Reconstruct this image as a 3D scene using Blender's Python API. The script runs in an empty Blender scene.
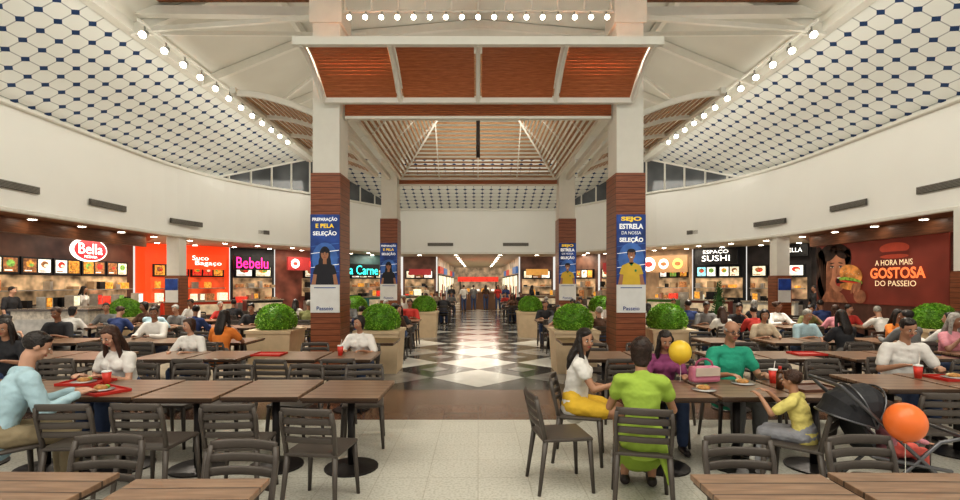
import bpy, math, random
from mathutils import Vector as V, Matrix as M, noise
random.seed(7)
R=math.radians
sc=bpy.context.scene
col=sc.collection
try: sc.view_settings.view_transform='Standard'
except Exception: pass
try: sc.view_settings.look='Medium High Contrast'
except Exception: pass
# ---------------------------------------------------------------- materials
MC={}
def mat(name,c,rough=.6,metal=0,emis=0,bump=0,bs=20,var=.06,vs=6,coat=0):
    if name in MC: return MC[name]
    m=bpy.data.materials.new(name); m.use_nodes=True; nt=m.node_tree; b=nt.nodes['Principled BSDF']
    b.inputs['Roughness'].default_value=rough; b.inputs['Metallic'].default_value=metal
    tc=nt.nodes.new('ShaderNodeTexCoord'); n=nt.nodes.new('ShaderNodeTexNoise'); n.inputs['Scale'].default_value=vs
    nt.links.new(tc.outputs['Object'],n.inputs['Vector'])
    r=nt.nodes.new('ShaderNodeValToRGB')
    r.color_ramp.elements[0].position=.3; r.color_ramp.elements[1].position=.7
    r.color_ramp.elements[0].color=(*[x*(1-var) for x in c],1); r.color_ramp.elements[1].color=(*[min(1,x*(1+var)) for x in c],1)
    nt.links.new(n.outputs['Fac'],r.inputs['Fac']); nt.links.new(r.outputs['Color'],b.inputs['Base Color'])
    if emis:
        nt.links.new(r.outputs['Color'],b.inputs['Emission Color']); b.inputs['Emission Strength'].default_value=emis
    if bump:
        n2=nt.nodes.new('ShaderNodeTexNoise'); n2.inputs['Scale'].default_value=bs
        nt.links.new(tc.outputs['Object'],n2.inputs['Vector'])
        bp=nt.nodes.new('ShaderNodeBump'); bp.inputs['Strength'].default_value=bump; bp.inputs['Distance'].default_value=.02
        nt.links.new(n2.outputs['Fac'],bp.inputs['Height']); nt.links.new(bp.outputs['Normal'],b.inputs['Normal'])
    if coat: b.inputs['Coat Weight'].default_value=coat
    MC[name]=m; return m
def wood(name,c1,c2,sc3=(1,12,1),rough=.4,plank=None):
    if name in MC: return MC[name]
    m=bpy.data.materials.new(name); m.use_nodes=True; nt=m.node_tree; b=nt.nodes['Principled BSDF']
    tc=nt.nodes.new('ShaderNodeTexCoord'); mp=nt.nodes.new('ShaderNodeMapping'); mp.inputs['Scale'].default_value=sc3
    n=nt.nodes.new('ShaderNodeTexNoise'); n.inputs['Scale'].default_value=3; n.inputs['Detail'].default_value=6
    r=nt.nodes.new('ShaderNodeValToRGB'); r.color_ramp.elements[0].position=.3; r.color_ramp.elements[1].position=.7
    r.color_ramp.elements[0].color=(*c1,1); r.color_ramp.elements[1].color=(*c2,1)
    L=nt.links.new
    L(tc.outputs['Object'],mp.inputs['Vector']); L(mp.outputs['Vector'],n.inputs['Vector']); L(n.outputs['Fac'],r.inputs['Fac'])
    out=r.outputs['Color']
    if plank:
        ax,p=plank
        sx=nt.nodes.new('ShaderNodeSeparateXYZ'); L(tc.outputs['Object'],sx.inputs[0])
        a=nt.nodes.new('ShaderNodeMath'); a.operation='MULTIPLY'; a.inputs[1].default_value=1/p; L(sx.outputs[ax],a.inputs[0])
        f=nt.nodes.new('ShaderNodeMath'); f.operation='FRACT'; L(a.outputs[0],f.inputs[0])
        g=nt.nodes.new('ShaderNodeMath'); g.operation='LESS_THAN'; g.inputs[1].default_value=.1; L(f.outputs[0],g.inputs[0])
        mx=nt.nodes.new('ShaderNodeMixRGB'); mx.inputs[2].default_value=(*[x*.4 for x in c1],1)
        L(g.outputs[0],mx.inputs[0]); L(out,mx.inputs[1]); out=mx.outputs[0]
    L(out,b.inputs['Base Color']); b.inputs['Roughness'].default_value=rough
    MC[name]=m; return m
def tile(name,c,grout,size,rough=.25,var=.04,speck=.0):
    m=bpy.data.materials.new(name); m.use_nodes=True; nt=m.node_tree; b=nt.nodes['Principled BSDF']; L=nt.links.new
    tc=nt.nodes.new('ShaderNodeTexCoord'); br=nt.nodes.new('ShaderNodeTexBrick'); br.offset=0
    br.inputs['Scale'].default_value=1; br.inputs['Brick Width'].default_value=size; br.inputs['Row Height'].default_value=size
    br.inputs['Mortar Size'].default_value=.004; br.inputs['Color1'].default_value=(*c,1)
    br.inputs['Color2'].default_value=(*[x*(1-var) for x in c],1); br.inputs['Mortar'].default_value=(*grout,1)
    L(tc.outputs['Object'],br.inputs['Vector'])
    n=nt.nodes.new('ShaderNodeTexNoise'); n.inputs['Scale'].default_value=45; n.inputs['Detail'].default_value=4; L(tc.outputs['Object'],n.inputs['Vector'])
    r=nt.nodes.new('ShaderNodeValToRGB'); r.color_ramp.elements[0].position=.35; r.color_ramp.elements[1].position=.55
    r.color_ramp.elements[0].color=(1-speck,1-speck,1-speck*1.15,1); r.color_ramp.elements[1].color=(1,1,1,1); L(n.outputs['Fac'],r.inputs[0])
    mx=nt.nodes.new('ShaderNodeMixRGB'); mx.blend_type='MULTIPLY'; mx.inputs[0].default_value=1; L(br.outputs['Color'],mx.inputs[1]); L(r.outputs[0],mx.inputs[2])
    L(mx.outputs[0],b.inputs['Base Color']); b.inputs['Roughness'].default_value=rough
    MC[name]=m; return m
def perf(name,p=.5):
    m=bpy.data.materials.new(name); m.use_nodes=True; nt=m.node_tree; b=nt.nodes['Principled BSDF']; L=nt.links.new
    uv=nt.nodes.new('ShaderNodeUVMap'); sx=nt.nodes.new('ShaderNodeSeparateXYZ'); L(uv.outputs[0],sx.inputs[0])
    def mt(op,a,bv=None):
        n=nt.nodes.new('ShaderNodeMath'); n.operation=op
        if hasattr(a,'links'): L(a,n.inputs[0])
        else: n.inputs[0].default_value=a
        if bv is not None:
            if hasattr(bv,'links'): L(bv,n.inputs[1])
            else: n.inputs[1].default_value=bv
        return n.outputs[0]
    A=[mt('ABSOLUTE',mt('SUBTRACT',mt('FRACT',mt('MULTIPLY',sx.outputs[i],1/q)),.5)) for i,q in ((0,p*1.12),(1,p))]
    d=mt('LESS_THAN',mt('ADD',A[0],A[1]),.235)
    ln=mt('LESS_THAN',mt('MINIMUM',A[0],A[1]),.03)
    m1=nt.nodes.new('ShaderNodeMixRGB'); m1.inputs[1].default_value=(.78,.80,.76,1); m1.inputs[2].default_value=(.40,.42,.42,1); L(ln,m1.inputs[0])
    m2=nt.nodes.new('ShaderNodeMixRGB'); m2.inputs[2].default_value=(.010,.045,.14,1); L(d,m2.inputs[0]); L(m1.outputs[0],m2.inputs[1])
    L(m2.outputs[0],b.inputs['Base Color']); b.inputs['Roughness'].default_value=.7
    MC[name]=m; return m
white=mat('white_paint',(.78,.77,.71),.7,var=.02)
whitewall=mat('white_wall_paint',(.88,.88,.84),.7,var=.01,vs=1)
ceilw=mat('ceiling_paint',(.72,.72,.66),.8,var=.03,vs=1)
rwood=wood('red_wood',(.20,.06,.025),(.34,.12,.055),(1,1,14),.35,(2,.11))
awood=wood('awning_wood',(.36,.11,.04),(.55,.2,.085),(2,20,20),.4)
lwood=wood('louver_wood',(.36,.2,.1),(.54,.34,.2),(2,12,12),.45)
dwood=wood('dark_fascia_wood',(.14,.055,.025),(.28,.115,.055),(14,1,14),.4)
swood=wood('soffit_wood',(.2,.085,.04),(.34,.16,.08),(1,14,1),.45)
ttop=wood('table_wood',(.18,.105,.065),(.31,.195,.125),(1.2,14,1),.32,(1,.135))
tedge=mat('table_edge',(.06,.035,.025),.5)
plast=mat('chair_plastic',(.085,.07,.06),.42,bump=.05,bs=60)
metal=mat('dark_metal',(.05,.045,.045),.35,metal=.7)
chrome=mat('brushed_metal',(.5,.5,.5),.3,metal=1)
black=mat('black_panel',(.012,.012,.014),.4)
glassd=mat('window_glass_dark',(.12,.13,.14),.1,var=.3,vs=1)
leaf=mat('leaf_green',(.14,.33,.03),.5,var=.4,vs=9); leaf2=mat('leaf_light',(.34,.56,.08),.5,var=.3,vs=9)
potm=mat('planter_beige',(.62,.48,.32),.6,var=.06,bump=.1)
lampE=mat('lamp_glow',(1,.93,.78),.5,emis=18,var=0)
# ---------------------------------------------------------------- mesh builder
class MB:
    def __init__(s): s.v=[];s.f=[];s.m=[]
    def add(s,vs,fs,m=0):
        o=len(s.v); s.v+= [tuple(p) for p in vs]; s.f+=[tuple(i+o for i in f) for f in fs]; s.m+=[m]*len(fs)
    def box(s,c,d,rot=None,m=0):
        c=V(c); vs=[]
        for z in(-.5,.5):
            for x,y in((-.5,-.5),(.5,-.5),(.5,.5),(-.5,.5)):
                p=V((x*d[0],y*d[1],z*d[2])); 
                if rot: p=rot@p
                vs.append(c+p)
        s.add(vs,[(3,2,1,0),(4,5,6,7),(0,1,5,4),(1,2,6,5),(2,3,7,6),(3,0,4,7)],m)
    def quad(s,pts,m=0): s.add(pts,[tuple(range(len(pts)))],m)
    def bar(s,p1,p2,w,h,m=0,up=V((0,0,1))):
        p1=V(p1);p2=V(p2);a=(p2-p1);l=a.length
        if l<1e-6:return
        a.normalize(); u=a.cross(up)
        if u.length<1e-3:u=V((1,0,0))
        u.normalize(); t=u.cross(a)
        vs=[p+u*(x*w/2)+t*(y*h/2) for p in(p1,p2) for x,y in((-1,-1),(1,-1),(1,1),(-1,1))]
        s.add(vs,[(3,2,1,0),(4,5,6,7),(0,1,5,4),(1,2,6,5),(2,3,7,6),(3,0,4,7)],m)
    def sweep(s,pts,w,h,m=0,up=V((0,0,1))):
        pts=[V(p) for p in pts]; n=len(pts); vs=[]
        for i,p in enumerate(pts):
            a=(pts[min(i+1,n-1)]-pts[max(i-1,0)]).normalized(); u=a.cross(up)
            if u.length<1e-3:u=V((1,0,0))
            u.normalize(); t=u.cross(a)
            vs+=[p+u*(x*w/2)+t*(y*h/2) for x,y in((-1,-.6),(-.6,-1),(.6,-1),(1,-.6),(1,.6),(.6,1),(-.6,1),(-1,.6))]
        fs=[tuple(range(7,-1,-1)),tuple(8*(n-1)+k for k in range(8))]
        for i in range(n-1):
            for k in range(8): fs.append((8*i+k,8*i+(k+1)%8,8*i+8+(k+1)%8,8*i+8+k))
        s.add(vs,fs,m)
    def tube(s,p1,p2,r1,r2,side=None,q1=None,q2=None,n=12,m=0,cap=True):
        p1=V(p1);p2=V(p2);a=p2-p1
        if a.length<1e-6:a=V((0,0,1e-4))
        a.normalize(); u=V(side) if side is not None else (V((1,0,0)) if abs(a.x)<.9 else V((0,1,0)))
        u=(u-a*u.dot(a)).normalized(); w=a.cross(u); q1=q1 or r1; q2=q2 or r2
        rings=[]
        if cap:
            for g in(-70,-40): rings.append((p1+a*(min(r1,q1)*math.sin(R(g))),r1*math.cos(R(g)),q1*math.cos(R(g))))
        rings.append((p1,r1,q1)); rings.append((p2,r2,q2))
        if cap:
            for g in(40,70): rings.append((p2+a*(min(r2,q2)*math.sin(R(g))),r2*math.cos(R(g)),q2*math.cos(R(g))))
        vs=[];k=len(rings)
        for c,x,y in rings: vs+=[c+u*(x*math.cos(2*math.pi*i/n))+w*(y*math.sin(2*math.pi*i/n)) for i in range(n)]
        fs=[tuple(range(n-1,-1,-1)),tuple((k-1)*n+i for i in range(n))]
        for j in range(k-1):
            for i in range(n): fs.append((j*n+i,j*n+(i+1)%n,(j+1)*n+(i+1)%n,(j+1)*n+i))
        s.add(vs,fs,m)
    def ell(s,c,r,rot=None,m=0,nu=14,nv=9):
        c=V(c);vs=[]
        def tr(p): 
            p=V((p[0]*r[0],p[1]*r[1],p[2]*r[2]))
            return c+(rot@p if rot else p)
        vs.append(tr((0,0,-1)))
        for j in range(1,nv):
            t=-math.pi/2+math.pi*j/nv
            for i in range(nu): vs.append(tr((math.cos(t)*math.cos(2*math.pi*i/nu),math.cos(t)*math.sin(2*math.pi*i/nu),math.sin(t))))
        vs.append(tr((0,0,1))); fs=[]
        for i in range(nu): fs.append((0,1+(i+1)%nu,1+i))
        for j in range(nv-2):
            for i in range(nu): fs.append((1+j*nu+i,1+j*nu+(i+1)%nu,1+(j+1)*nu+(i+1)%nu,1+(j+1)*nu+i))
        e=len(vs)-1;b=1+(nv-2)*nu
        for i in range(nu): fs.append((b+i,b+(i+1)%nu,e))
        s.add(vs,fs,m)
    def mesh(s,name,mats,smooth=False,bevel=0):
        me=bpy.data.meshes.new(name); me.from_pydata(s.v,[],s.f)
        for x in mats: me.materials.append(x)
        me.polygons.foreach_set('material_index',s.m)
        if smooth: me.polygons.foreach_set('use_smooth',[True]*len(s.f))
        me.update()
        if bevel:
            import bmesh
            bm=bmesh.new(); bm.from_mesh(me)
            bmesh.ops.bevel(bm,geom=bm.edges[:],offset=bevel,segments=2,affect='EDGES',profile=.5)
            bm.to_mesh(me); bm.free()
        return me
def ob(name,me,parent=None,loc=(0,0,0),yaw=0,scale=1,label=None,cat=None,group=None,kind=None):
    o=bpy.data.objects.new(name,me); col.objects.link(o)
    o.location=loc; o.rotation_euler=(0,0,yaw); o.scale=(scale,)*3
    if parent: o.parent=parent
    if label:o['label']=label
    if cat:o['category']=cat
    if group:o['group']=group
    if kind:o['kind']=kind
    return o
def spawn(name,parts,loc,yaw=0,label='',cat='',group=None,scale=1):
    r=ob(name,None,None,loc,yaw,scale,label,cat,group); r.empty_display_size=.1
    for p in parts:
        ob(p[0],p[1],r,label=(p[2] if len(p)>2 else None))
    return r
def struct(name,mb,mats,smooth=False):
    return ob(name,mb.mesh(name,mats,smooth),kind='structure')
class Fr:
    def __init__(s,o,n): s.o=V(o); s.n=V(n).normalized(); s.up=V((0,0,1)); s.r=(-s.n).cross(s.up).normalized()
    def p(s,x,y,z=0): return s.o+s.r*x+s.up*y+s.n*z
    def rect(s,mb,x0,y0,x1,y1,z=0,m=0): mb.quad([s.p(x0,y0,z),s.p(x1,y0,z),s.p(x1,y1,z),s.p(x0,y1,z)],m)
    def poly(s,mb,pts,z=0,m=0): mb.quad([s.p(x,y,z) for x,y in pts],m)
    def el(s,mb,cx,cy,rx,ry,z=0,m=0,n=24,a=0):
        ca,sa=math.cos(R(a)),math.sin(R(a))
        pts=[(rx*math.cos(2*math.pi*i/n),ry*math.sin(2*math.pi*i/n)) for i in range(n)]
        mb.quad([s.p(cx+x*ca-y*sa,cy+x*sa+y*ca,z) for x,y in pts],m)
    def slab(s,mb,x0,y0,x1,y1,z0,z1,m=0):
        q=[s.p(x,y,z) for z in(z0,z1) for x,y in((x0,y0),(x1,y0),(x1,y1),(x0,y1))]
        mb.add(q,[(3,2,1,0),(4,5,6,7),(0,1,5,4),(1,2,6,5),(2,3,7,6),(3,0,4,7)],m)
def text(body,fr,cx,cy,w,h,m,parent,z=.01,name='lettering',shear=0,bold=.0):
    cu=bpy.data.curves.new('t','FONT'); cu.body=body; cu.size=1; cu.align_x='CENTER'; cu.extrude=.004; cu.offset=bold; cu.shear=shear; cu.resolution_u=3
    o=bpy.data.objects.new('t',cu); col.objects.link(o)
    dg=bpy.context.evaluated_depsgraph_get(); me=bpy.data.meshes.new_from_object(o.evaluated_get(dg)); bpy.data.objects.remove(o)
    xs=[v.co.x for v in me.vertices]; ys=[v.co.y for v in me.vertices]
    if not xs: return
    x0,x1,y0,y1=min(xs),max(xs),min(ys),max(ys)
    for v in me.vertices:
        x=(v.co.x-(x0+x1)/2)/(x1-x0)*w; y=(v.co.y-(y0+y1)/2)/(y1-y0)*h
        v.co=fr.p(cx+x,cy+y,z+v.co.z*.5+.002)
    me.materials.clear(); me.materials.append(m); me.name=name
    return ob(name,me,parent)
def setuv(o,u,v):
    me=o.data; l=me.uv_layers.new(name='UVMap'); u=V(u);v=V(v)
    for lp in me.loops:
        c=me.vertices[lp.vertex_index].co; l.data[lp.index].uv=(c.dot(u),c.dot(v))
# ---------------------------------------------------------------- room shell
H=1.75
mb=MB(); mb.quad([(-13.2,-4,0),(13.2,-4,0),(13.2,6.4,0),(-13.2,6.4,0)]); struct('floor',mb,[tile('white_floor_tile',(.66,.64,.57),(.5,.47,.4),.45,.3,.05,.25)])
mb=MB(); mb.quad([(-13.2,6.4,0),(13.2,6.4,0),(13.2,8.2,0),(-13.2,8.2,0)]); struct('floor',mb,[tile('brown_floor_tile',(.20,.11,.07),(.13,.07,.05),.45,.2,.15,.2)])
AW=2.59
for a,b in((-13.2,-AW),(AW,13.2)):
    mb=MB(); mb.quad([(a,8.2,0),(b,8.2,0),(b,30,0),(a,30,0)]); struct('floor',mb,[MC.get('beige_floor') or tile('beige_floor',(.42,.36,.28),(.27,.21,.15),.6,.25,.06,.1)])
mb=MB(); mb.quad([(-AW,8.2,0),(AW,8.2,0),(AW,50,0),(-AW,50,0)])
for a,b in((-4.6,-AW),(AW,4.6)): mb.quad([(a,30,0),(b,30,0),(b,50,0),(a,50,0)],1)
for j in range(23):
    cy=9.25+j*1.726
    for cx in(-1.726,0,1.726):
        mb.quad([(cx-.863,cy,.002),(cx,cy-.863,.002),(cx+.863,cy,.002),(cx,cy+.863,.002)],1 if cx==0 or j%2 else 2)
    for cx in(-.863,.863):
        c2=cy+.863
        mb.quad([(cx-.3,c2,.003),(cx,c2-.3,.003),(cx+.3,c2,.003),(cx,c2+.3,.003)],2)
struct('floor',mb,[mat('black_marble',(.075,.07,.065),.13,var=.5,vs=3),mat('white_marble',(.66,.65,.6),.15,var=.08,vs=3),mat('grey_marble',(.30,.29,.27),.15,var=.2,vs=3)])
WT=5.63; WB=3.3
def bez(a,b,c,n=7): return [tuple((1-t)**2*a[k]+2*t*(1-t)*b[k]+t*t*c[k] for k in(0,1)) for t in [i/n for i in range(n+1)]]
inner=[(-10.2,-4)]+bez((-10.2,15.0),(-10.2,18.7),(-8.2,20.75),12)+[(-7.6,21.35),(-7.0,22.2),(-4.1,26.6)]
outer=[(-13,-4),(-13,19.5),(-8.6,24),(-4.5,29.5),(-2.4,29.5)]
for sgn,nm in((1,'left'),(-1,'right')):
    mb=MB()
    for (x0,y0),(x1,y1) in zip(inner,inner[1:]):
        a=V((sgn*x0,y0,0));b=V((sgn*x1,y1,0))
        mb.quad([a+V((0,0,WB)),b+V((0,0,WB)),b+V((0,0,WT)),a+V((0,0,WT))])
    struct('wall_'+nm,mb,[whitewall],True)
    mb=MB()
    mb.sweep([(sgn*(x+.05),y,WT) for x,y in inner],.16,.1)
    mb.sweep([(sgn*(x+.03),y,WB+.04) for x,y in inner],.1,.1)
    struct('trim_1',mb,[white])
    sof=mat('soffit_paint',(.6,.52,.4),.6)
    mb=MB()
    mb.quad([(sgn*p[0],p[1],WB) for p in((-10.2,-4),(-10.2,16),(-13,19.5),(-13,-4))],1)
    mb.quad([(sgn*p[0],p[1],WB) for p in((-10.2,16),(-9.6,18.2),(-8.2,20.7),(-8.6,24),(-13,19.5))],0)
    mb.quad([(sgn*p[0],p[1],WB) for p in((-8.2,20.7),(-7.0,22.2),(-4.1,26.6),(-4.5,29.5),(-8.6,24))],0)
    struct('ceiling',mb,[sof,swood])
    mb=MB(); mb.quad([(sgn*-10.2,-4,WT),(sgn*-10.2,18.7,WT),(sgn*-7.3,21.7,7.15),(sgn*-7.3,-4,7.15)])
    o=struct('ceiling',mb,[MC.get('perforated_ceiling') or perf('perforated_ceiling',.38)])
    sl=V((2.9,0,1.52)).normalized(); setuv(o,(0,1,0),(sl.x*sgn,0,sl.z))
    mb=MB(); A=V((sgn*-10.2,18.7,WT));B=V((sgn*-7.3,21.7,WT));C=V((sgn*-7.3,21.7,7.15))
    mb.quad([A,B,C])
    for i in range(1,6):
        t=i/5; p=A.lerp(B,t); q=A.lerp(C,t); mb.bar(p,q,.06,.06,1)
    mb.bar(A,C,.1,.1,1); mb.bar(A,B,.1,.1,1)
    struct('window_1',mb,[glassd,white])
    mb=MB(); D=V((sgn*-4.1,26.6,WT)); mb.quad([B,D,C]); 
    for i in range(1,6):
        t=i/6; mb.bar(B.lerp(D,t),C.lerp(D,t),.07,.07,1)
    struct('window_2',mb,[glassd,white])
    mb=MB(); prof=[(-7.3,7.15),(-4.5,8.3),(0,8.7)]
    for (x0,z0),(x1,z1) in zip(prof,prof[1:]):
        mb.quad([(sgn*x0,-4,z0),(sgn*x0,21.7,z0),(sgn*x1,21.7,z1),(sgn*x1,-4,z1)])
    mb.quad([(sgn*x,21.7,z) for x,z in prof]+[(0,21.7,7.15)])
    struct('ceiling',mb,[ceilw])
    mb=MB()
    mb.bar((sgn*-7.3,-3,7.1),(sgn*-7.3,21.7,7.1),.22,.2)
    for y in(10.5,13.2,16.2,19):
        for (x0,z0),(x1,z1) in zip(prof,prof[1:]): mb.bar((sgn*x0,y,z0-.12),(sgn*x1,y,z1-.12),.12,.2)
    mb.bar((sgn*-4.5,-3,8.15),(sgn*-4.5,21.7,8.15),.12,.2)
    for a,b in(((-7.2,10.5,7.0),(-2.9,13.2,8.3)),((-7.2,16.2,7.0),(-2.9,13.2,8.3)),((-7.2,16.2,7.),(-2.9,19,8.3)),((-7.2,10.5,7.05),(-3.1,9.7,6.9))):
        mb.bar((sgn*a[0],a[1],a[2]),(sgn*b[0],b[1],b[2]),.07,.09)
    struct('trim_2',mb,[white])
    mb=MB(); mb.bar((sgn*-7.2,10.3,7.35),(sgn*-3.15,10.3,7.3),.18,.18,0); mb.bar((sgn*-7.0,9.95,7.5),(sgn*-3.15,9.95,7.5),.5,.05,1)
    struct('trim_3',mb,[white,dwood])
mb=MB(); mb.quad([(-7.3,21.7,7.15),(7.3,21.7,7.15),(4.1,26.6,WT),(-4.1,26.6,WT)]); o=struct('ceiling',mb,[MC['perforated_ceiling']]); setuv(o,(1,0,0),(0,1.02,0))
mb=MB(); mb.quad([(-4.1,26.6,WB),(4.1,26.6,WB),(4.1,26.6,WT),(-4.1,26.6,WT)]); struct('wall_back',mb,[whitewall])
mb=MB(); mb.bar((-4.1,26.5,WT),(4.1,26.5,WT),.16,.1); mb.bar((-4.1,26.55,WB+.04),(4.1,26.55,WB+.04),.1,.1); struct('trim_7',mb,[white])
mb=MB(); mb.quad([(-4.1,26.6,WB),(4.1,26.6,WB),(4.5,29.5,WB),(-4.5,29.5,WB)]); mb.quad([(-2.4,29.5,WB),(2.4,29.5,WB),(2.4,50,WB),(-2.4,50,WB)]); struct('ceiling',mb,[sof])
mb=MB(); mb.quad([(-2.4,50,0),(2.4,50,0),(2.4,50,3.3),(-2.4,50,3.3)])
for s in(-1,1): mb.quad([(s*2.4,29.5,0),(s*2.4,50,0),(s*2.4,50,3.3),(s*2.4,29.5,3.3)],1)
struct('wall_far',mb,[mat('corridor_end',(.5,.38,.26),.5,var=.6,vs=2,emis=.35),mat('corridor_side',(.45,.33,.22),.4,var=.7,vs=1.4,emis=.3)])  # corridor walls emit, so the far end looks lit
random.seed(11)
for s in(-1,1):
    for k in range(5):
        fr=Fr((s*2.39,31.5+k*3.7,1.3),(-s,0,0)); g=MB(); fr.slab(g,-1.6,-1.2,1.6,1.0,0,.04,0); fr.slab(g,-1.5,-1.0,1.5,.9,.04,.06,1); fr.slab(g,-1.6,1.05,1.6,1.45,0,.12,2)
        for j in range(9): x=-1.4+j*.31; fr.slab(g,x,-.9,x+.2,-.9+random.uniform(.3,1.3),.06,.1,random.choice((3,4,5,0)))
        ob('display_window',g.mesh('display_window',[black,mat('display_glow',(.9,.78,.55),.5,emis=.8,var=.4,vs=2),(mat('fascia_red',(.5,.05,.03),.5,emis=.5),mat('fascia_blue',(.06,.15,.35),.5,emis=.5),mat('fascia_tan',(.5,.35,.2),.5,emis=.5))[(k+(s>0))%3],mat('box_tan',(.4,.28,.17),.6),mat('goods_red',(.5,.08,.05),.6),mat('goods_blue',(.1,.18,.35),.6)]),label='lit shop display window with coloured fascia along the corridor',cat='shop window',group='corridor shop windows')
vm=MB(); vm.box((0,0,0),(.04,1.35,.16))
for k in range(5): vm.box((.03,0,-.06+.03*k),(.02,1.3,.012),m=1)
vme=vm.mesh('air_vent',[mat('vent_dark',(.11,.105,.095),.6),mat('vent_slat',(.3,.28,.25),.5)])
for s in(-1,1):
    for y in(10.9,13.75): 
        ob('air_vent',vme,None,(s*10.16,y,3.88),0 if s<0 else math.pi,1,'grey rectangular slotted air vent set in the white upper wall','air vent','wall air vents')
    for (x,y,a) in((9.9,17.0,-14),(8.98,19.9,-43)):
        ob('air_vent',vme,None,(s*x,y,3.8),R(a) if s<0 else math.pi-R(a),1,'grey rectangular slotted air vent set in the curved white wall','air vent','wall air vents')
for x in(-2,2): ob('air_vent',vme,None,(x,26.56,3.8),R(-90),1,'grey slotted air vent in the white end wall','air vent','wall air vents')
# ---------------------------------------------------------------- shopfronts
def hit(px,poly):
    k=(px-478)/500
    for i in range(len(poly)-1):
        (x0,y0),(x1,y1)=poly[i],poly[i+1]
        den=(x1-x0)-k*(y1-y0)
        if abs(den)<1e-9: continue
        t=(k*y0-x0)/den
        if -1e-6<=t<=1+1e-6 and y0+t*(y1-y0)>0: return V((x0+t*(x1-x0),y0+t*(y1-y0),0)),i
    return None
routs={-1:outer,1:[(-x,y) for x,y in outer]}
foods=[mat('food_orange',(.75,.3,.05),.5,emis=.7,var=.6,vs=14),mat('food_cream',(.85,.75,.55),.5,emis=.8,var=.35,vs=14),mat('food_red',(.6,.05,.03),.5,emis=.7,var=.5,vs=14),mat('food_green',(.2,.38,.08),.5,emis=.6,var=.5,vs=14),mat('screen_white',(.85,.83,.75),.4,emis=1.0,var=.2,vs=14),mat('food_brown',(.3,.13,.05),.5,emis=.6,var=.6,vs=14),mat('screen_cyan',(.3,.7,.78),.4,emis=.9,var=.2,vs=9)]
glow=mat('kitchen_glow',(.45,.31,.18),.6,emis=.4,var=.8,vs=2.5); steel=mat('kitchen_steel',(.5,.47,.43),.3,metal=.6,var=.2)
def shop(side,pa,pb,wallm,counterm,nb,cp=(1,5,4,0,5),gl=None):
    poly=routs[side]
    pa_,ia=hit(pa,poly); pb_,ib=hit(pb,poly)
    pts=[pa_]; rng=range(min(ia,ib)+1,max(ia,ib)+1)
    if ia>ib: rng=reversed(list(rng))
    for i in rng: pts.append(V((*poly[i],0)))
    pts.append(pb_)
    mb=MB()
    for a,b in zip(pts,pts[1:]): mb.quad([a,b,b+V((0,0,WB)),a+V((0,0,WB))])
    struct('wall_'+('left' if side<0 else 'right')+'_shop',mb,[wallm])
    a,b=max(zip(pts,pts[1:]),key=lambda q:(q[1]-q[0]).length)
    mid=(a+b)/2; d=(b-a).normalized(); n=V((-d.y,d.x,0))
    if n.dot(V((0,12,0))-mid)<0: n=-n
    fr=Fr(mid,n); L=(b-a).length
    c=MB(); fr.slab(c,-L*.40,0,L*.40,1.0,.9,1.35,0); fr.slab(c,-L*.38,.5,L*.38,.9,1.35,1.37,1)
    k=int(L/.6)
    for j in range(k): x=-L*.37+j*L*.74/k; fr.slab(c,x,.08,x+L*.68/k,.46,1.35,1.36,2)
    ct=MB(); fr.slab(ct,-L*.41,1.0,L*.41,1.05,.85,1.42,0)
    e=ob('service_counter',None,label='long food shop service counter with stone worktop',cat='counter')
    ob('counter_body',c.mesh('counter_body',[counterm,mat('counter_band',(.6,.5,.35),.4,emis=.3,var=.3,vs=4),mat('counter_panel',(.2,.12,.08),.4,var=.4,vs=3)]),e); ob('worktop',ct.mesh('worktop',[mat('counter_stone',(.4,.35,.28),.2)]),e)
    random.seed(int(pa)+5)
    for j in range(max(1,int(L*.8))):
        x=-L*.38+(j+.3)/(L*.8)*L*.74; g=MB(); w2=.18+.12*random.random(); hh=.18+.18*random.random()
        fr.slab(g,x,1.055,x+w2,1.055+hh,1.0,1.25,0); fr.rect(g,x+.03,1.09,x+w2-.03,1.03+hh,1.253,1+j%5)
        ob('countertop_display',g.mesh('countertop_display',[steel]+foods),label='small display case standing on the shop counter',cat='display case',group='counter display cases')
    k=MB(); fr.slab(k,-L*.44,1.12,L*.44,1.98,.0,.03,0); struct('trim_8',k,[gl or glow])  # glowing backsplash stands in for kitchen lighting
    for i in range(nb):
        w=L*.86/nb; x=-L*.43+w*i
        m2=MB(); fr.slab(m2,x+.03,2.0,x+w-.03,2.5,.0,.12,0)
        q=max(1,int(w/.42))
        for j in range(q):
            ww=(w-.12)/q; x0=x+.06+ww*j
            bgm=cp[(i+j)%len(cp)]+1
            fr.rect(m2,x0+.03,2.06,x0+ww-.03,2.45,.125,bgm)
            fr.el(m2,x0+ww/2,2.3,ww*.27,.1,.13,(6,1,3,4)[(i+j*3)%4],16); fr.el(m2,x0+ww*.58,2.27,ww*.16,.05,.133,(3,4,2,1)[(i+j)%4],12)
            fr.rect(m2,x0+.06,2.09,x0+ww*.6,2.12,.13,6 if bgm!=6 else 5)
        ob('menu_board',m2.mesh('menu_board',[black]+foods),label='backlit menu board with food pictures above the shop counter',cat='menu board',group='backlit menu boards')
    m3=MB(); fr.slab(m3,-L*.42,0,L*.42,.9,.05,.45,0); fr.slab(m3,-L*.42,1.52,L*.42,1.55,.03,.35,0)
    random.seed(int(pa)+99)
    x=-L*.4
    while x<L*.38:
        w2=random.uniform(.12,.45); hh=random.uniform(.15,.5); fr.slab(m3,x,.9,x+w2,.9+hh,.08,.4,random.choice((0,8,8,6,8,3,2,9))); 
        if random.random()<.7: fr.slab(m3,x,1.55,x+w2*.7,1.55+hh*.6,.08,.3,random.choice((0,8,6,1,9,8)))
        x+=w2+random.uniform(.03,.22)
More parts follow.
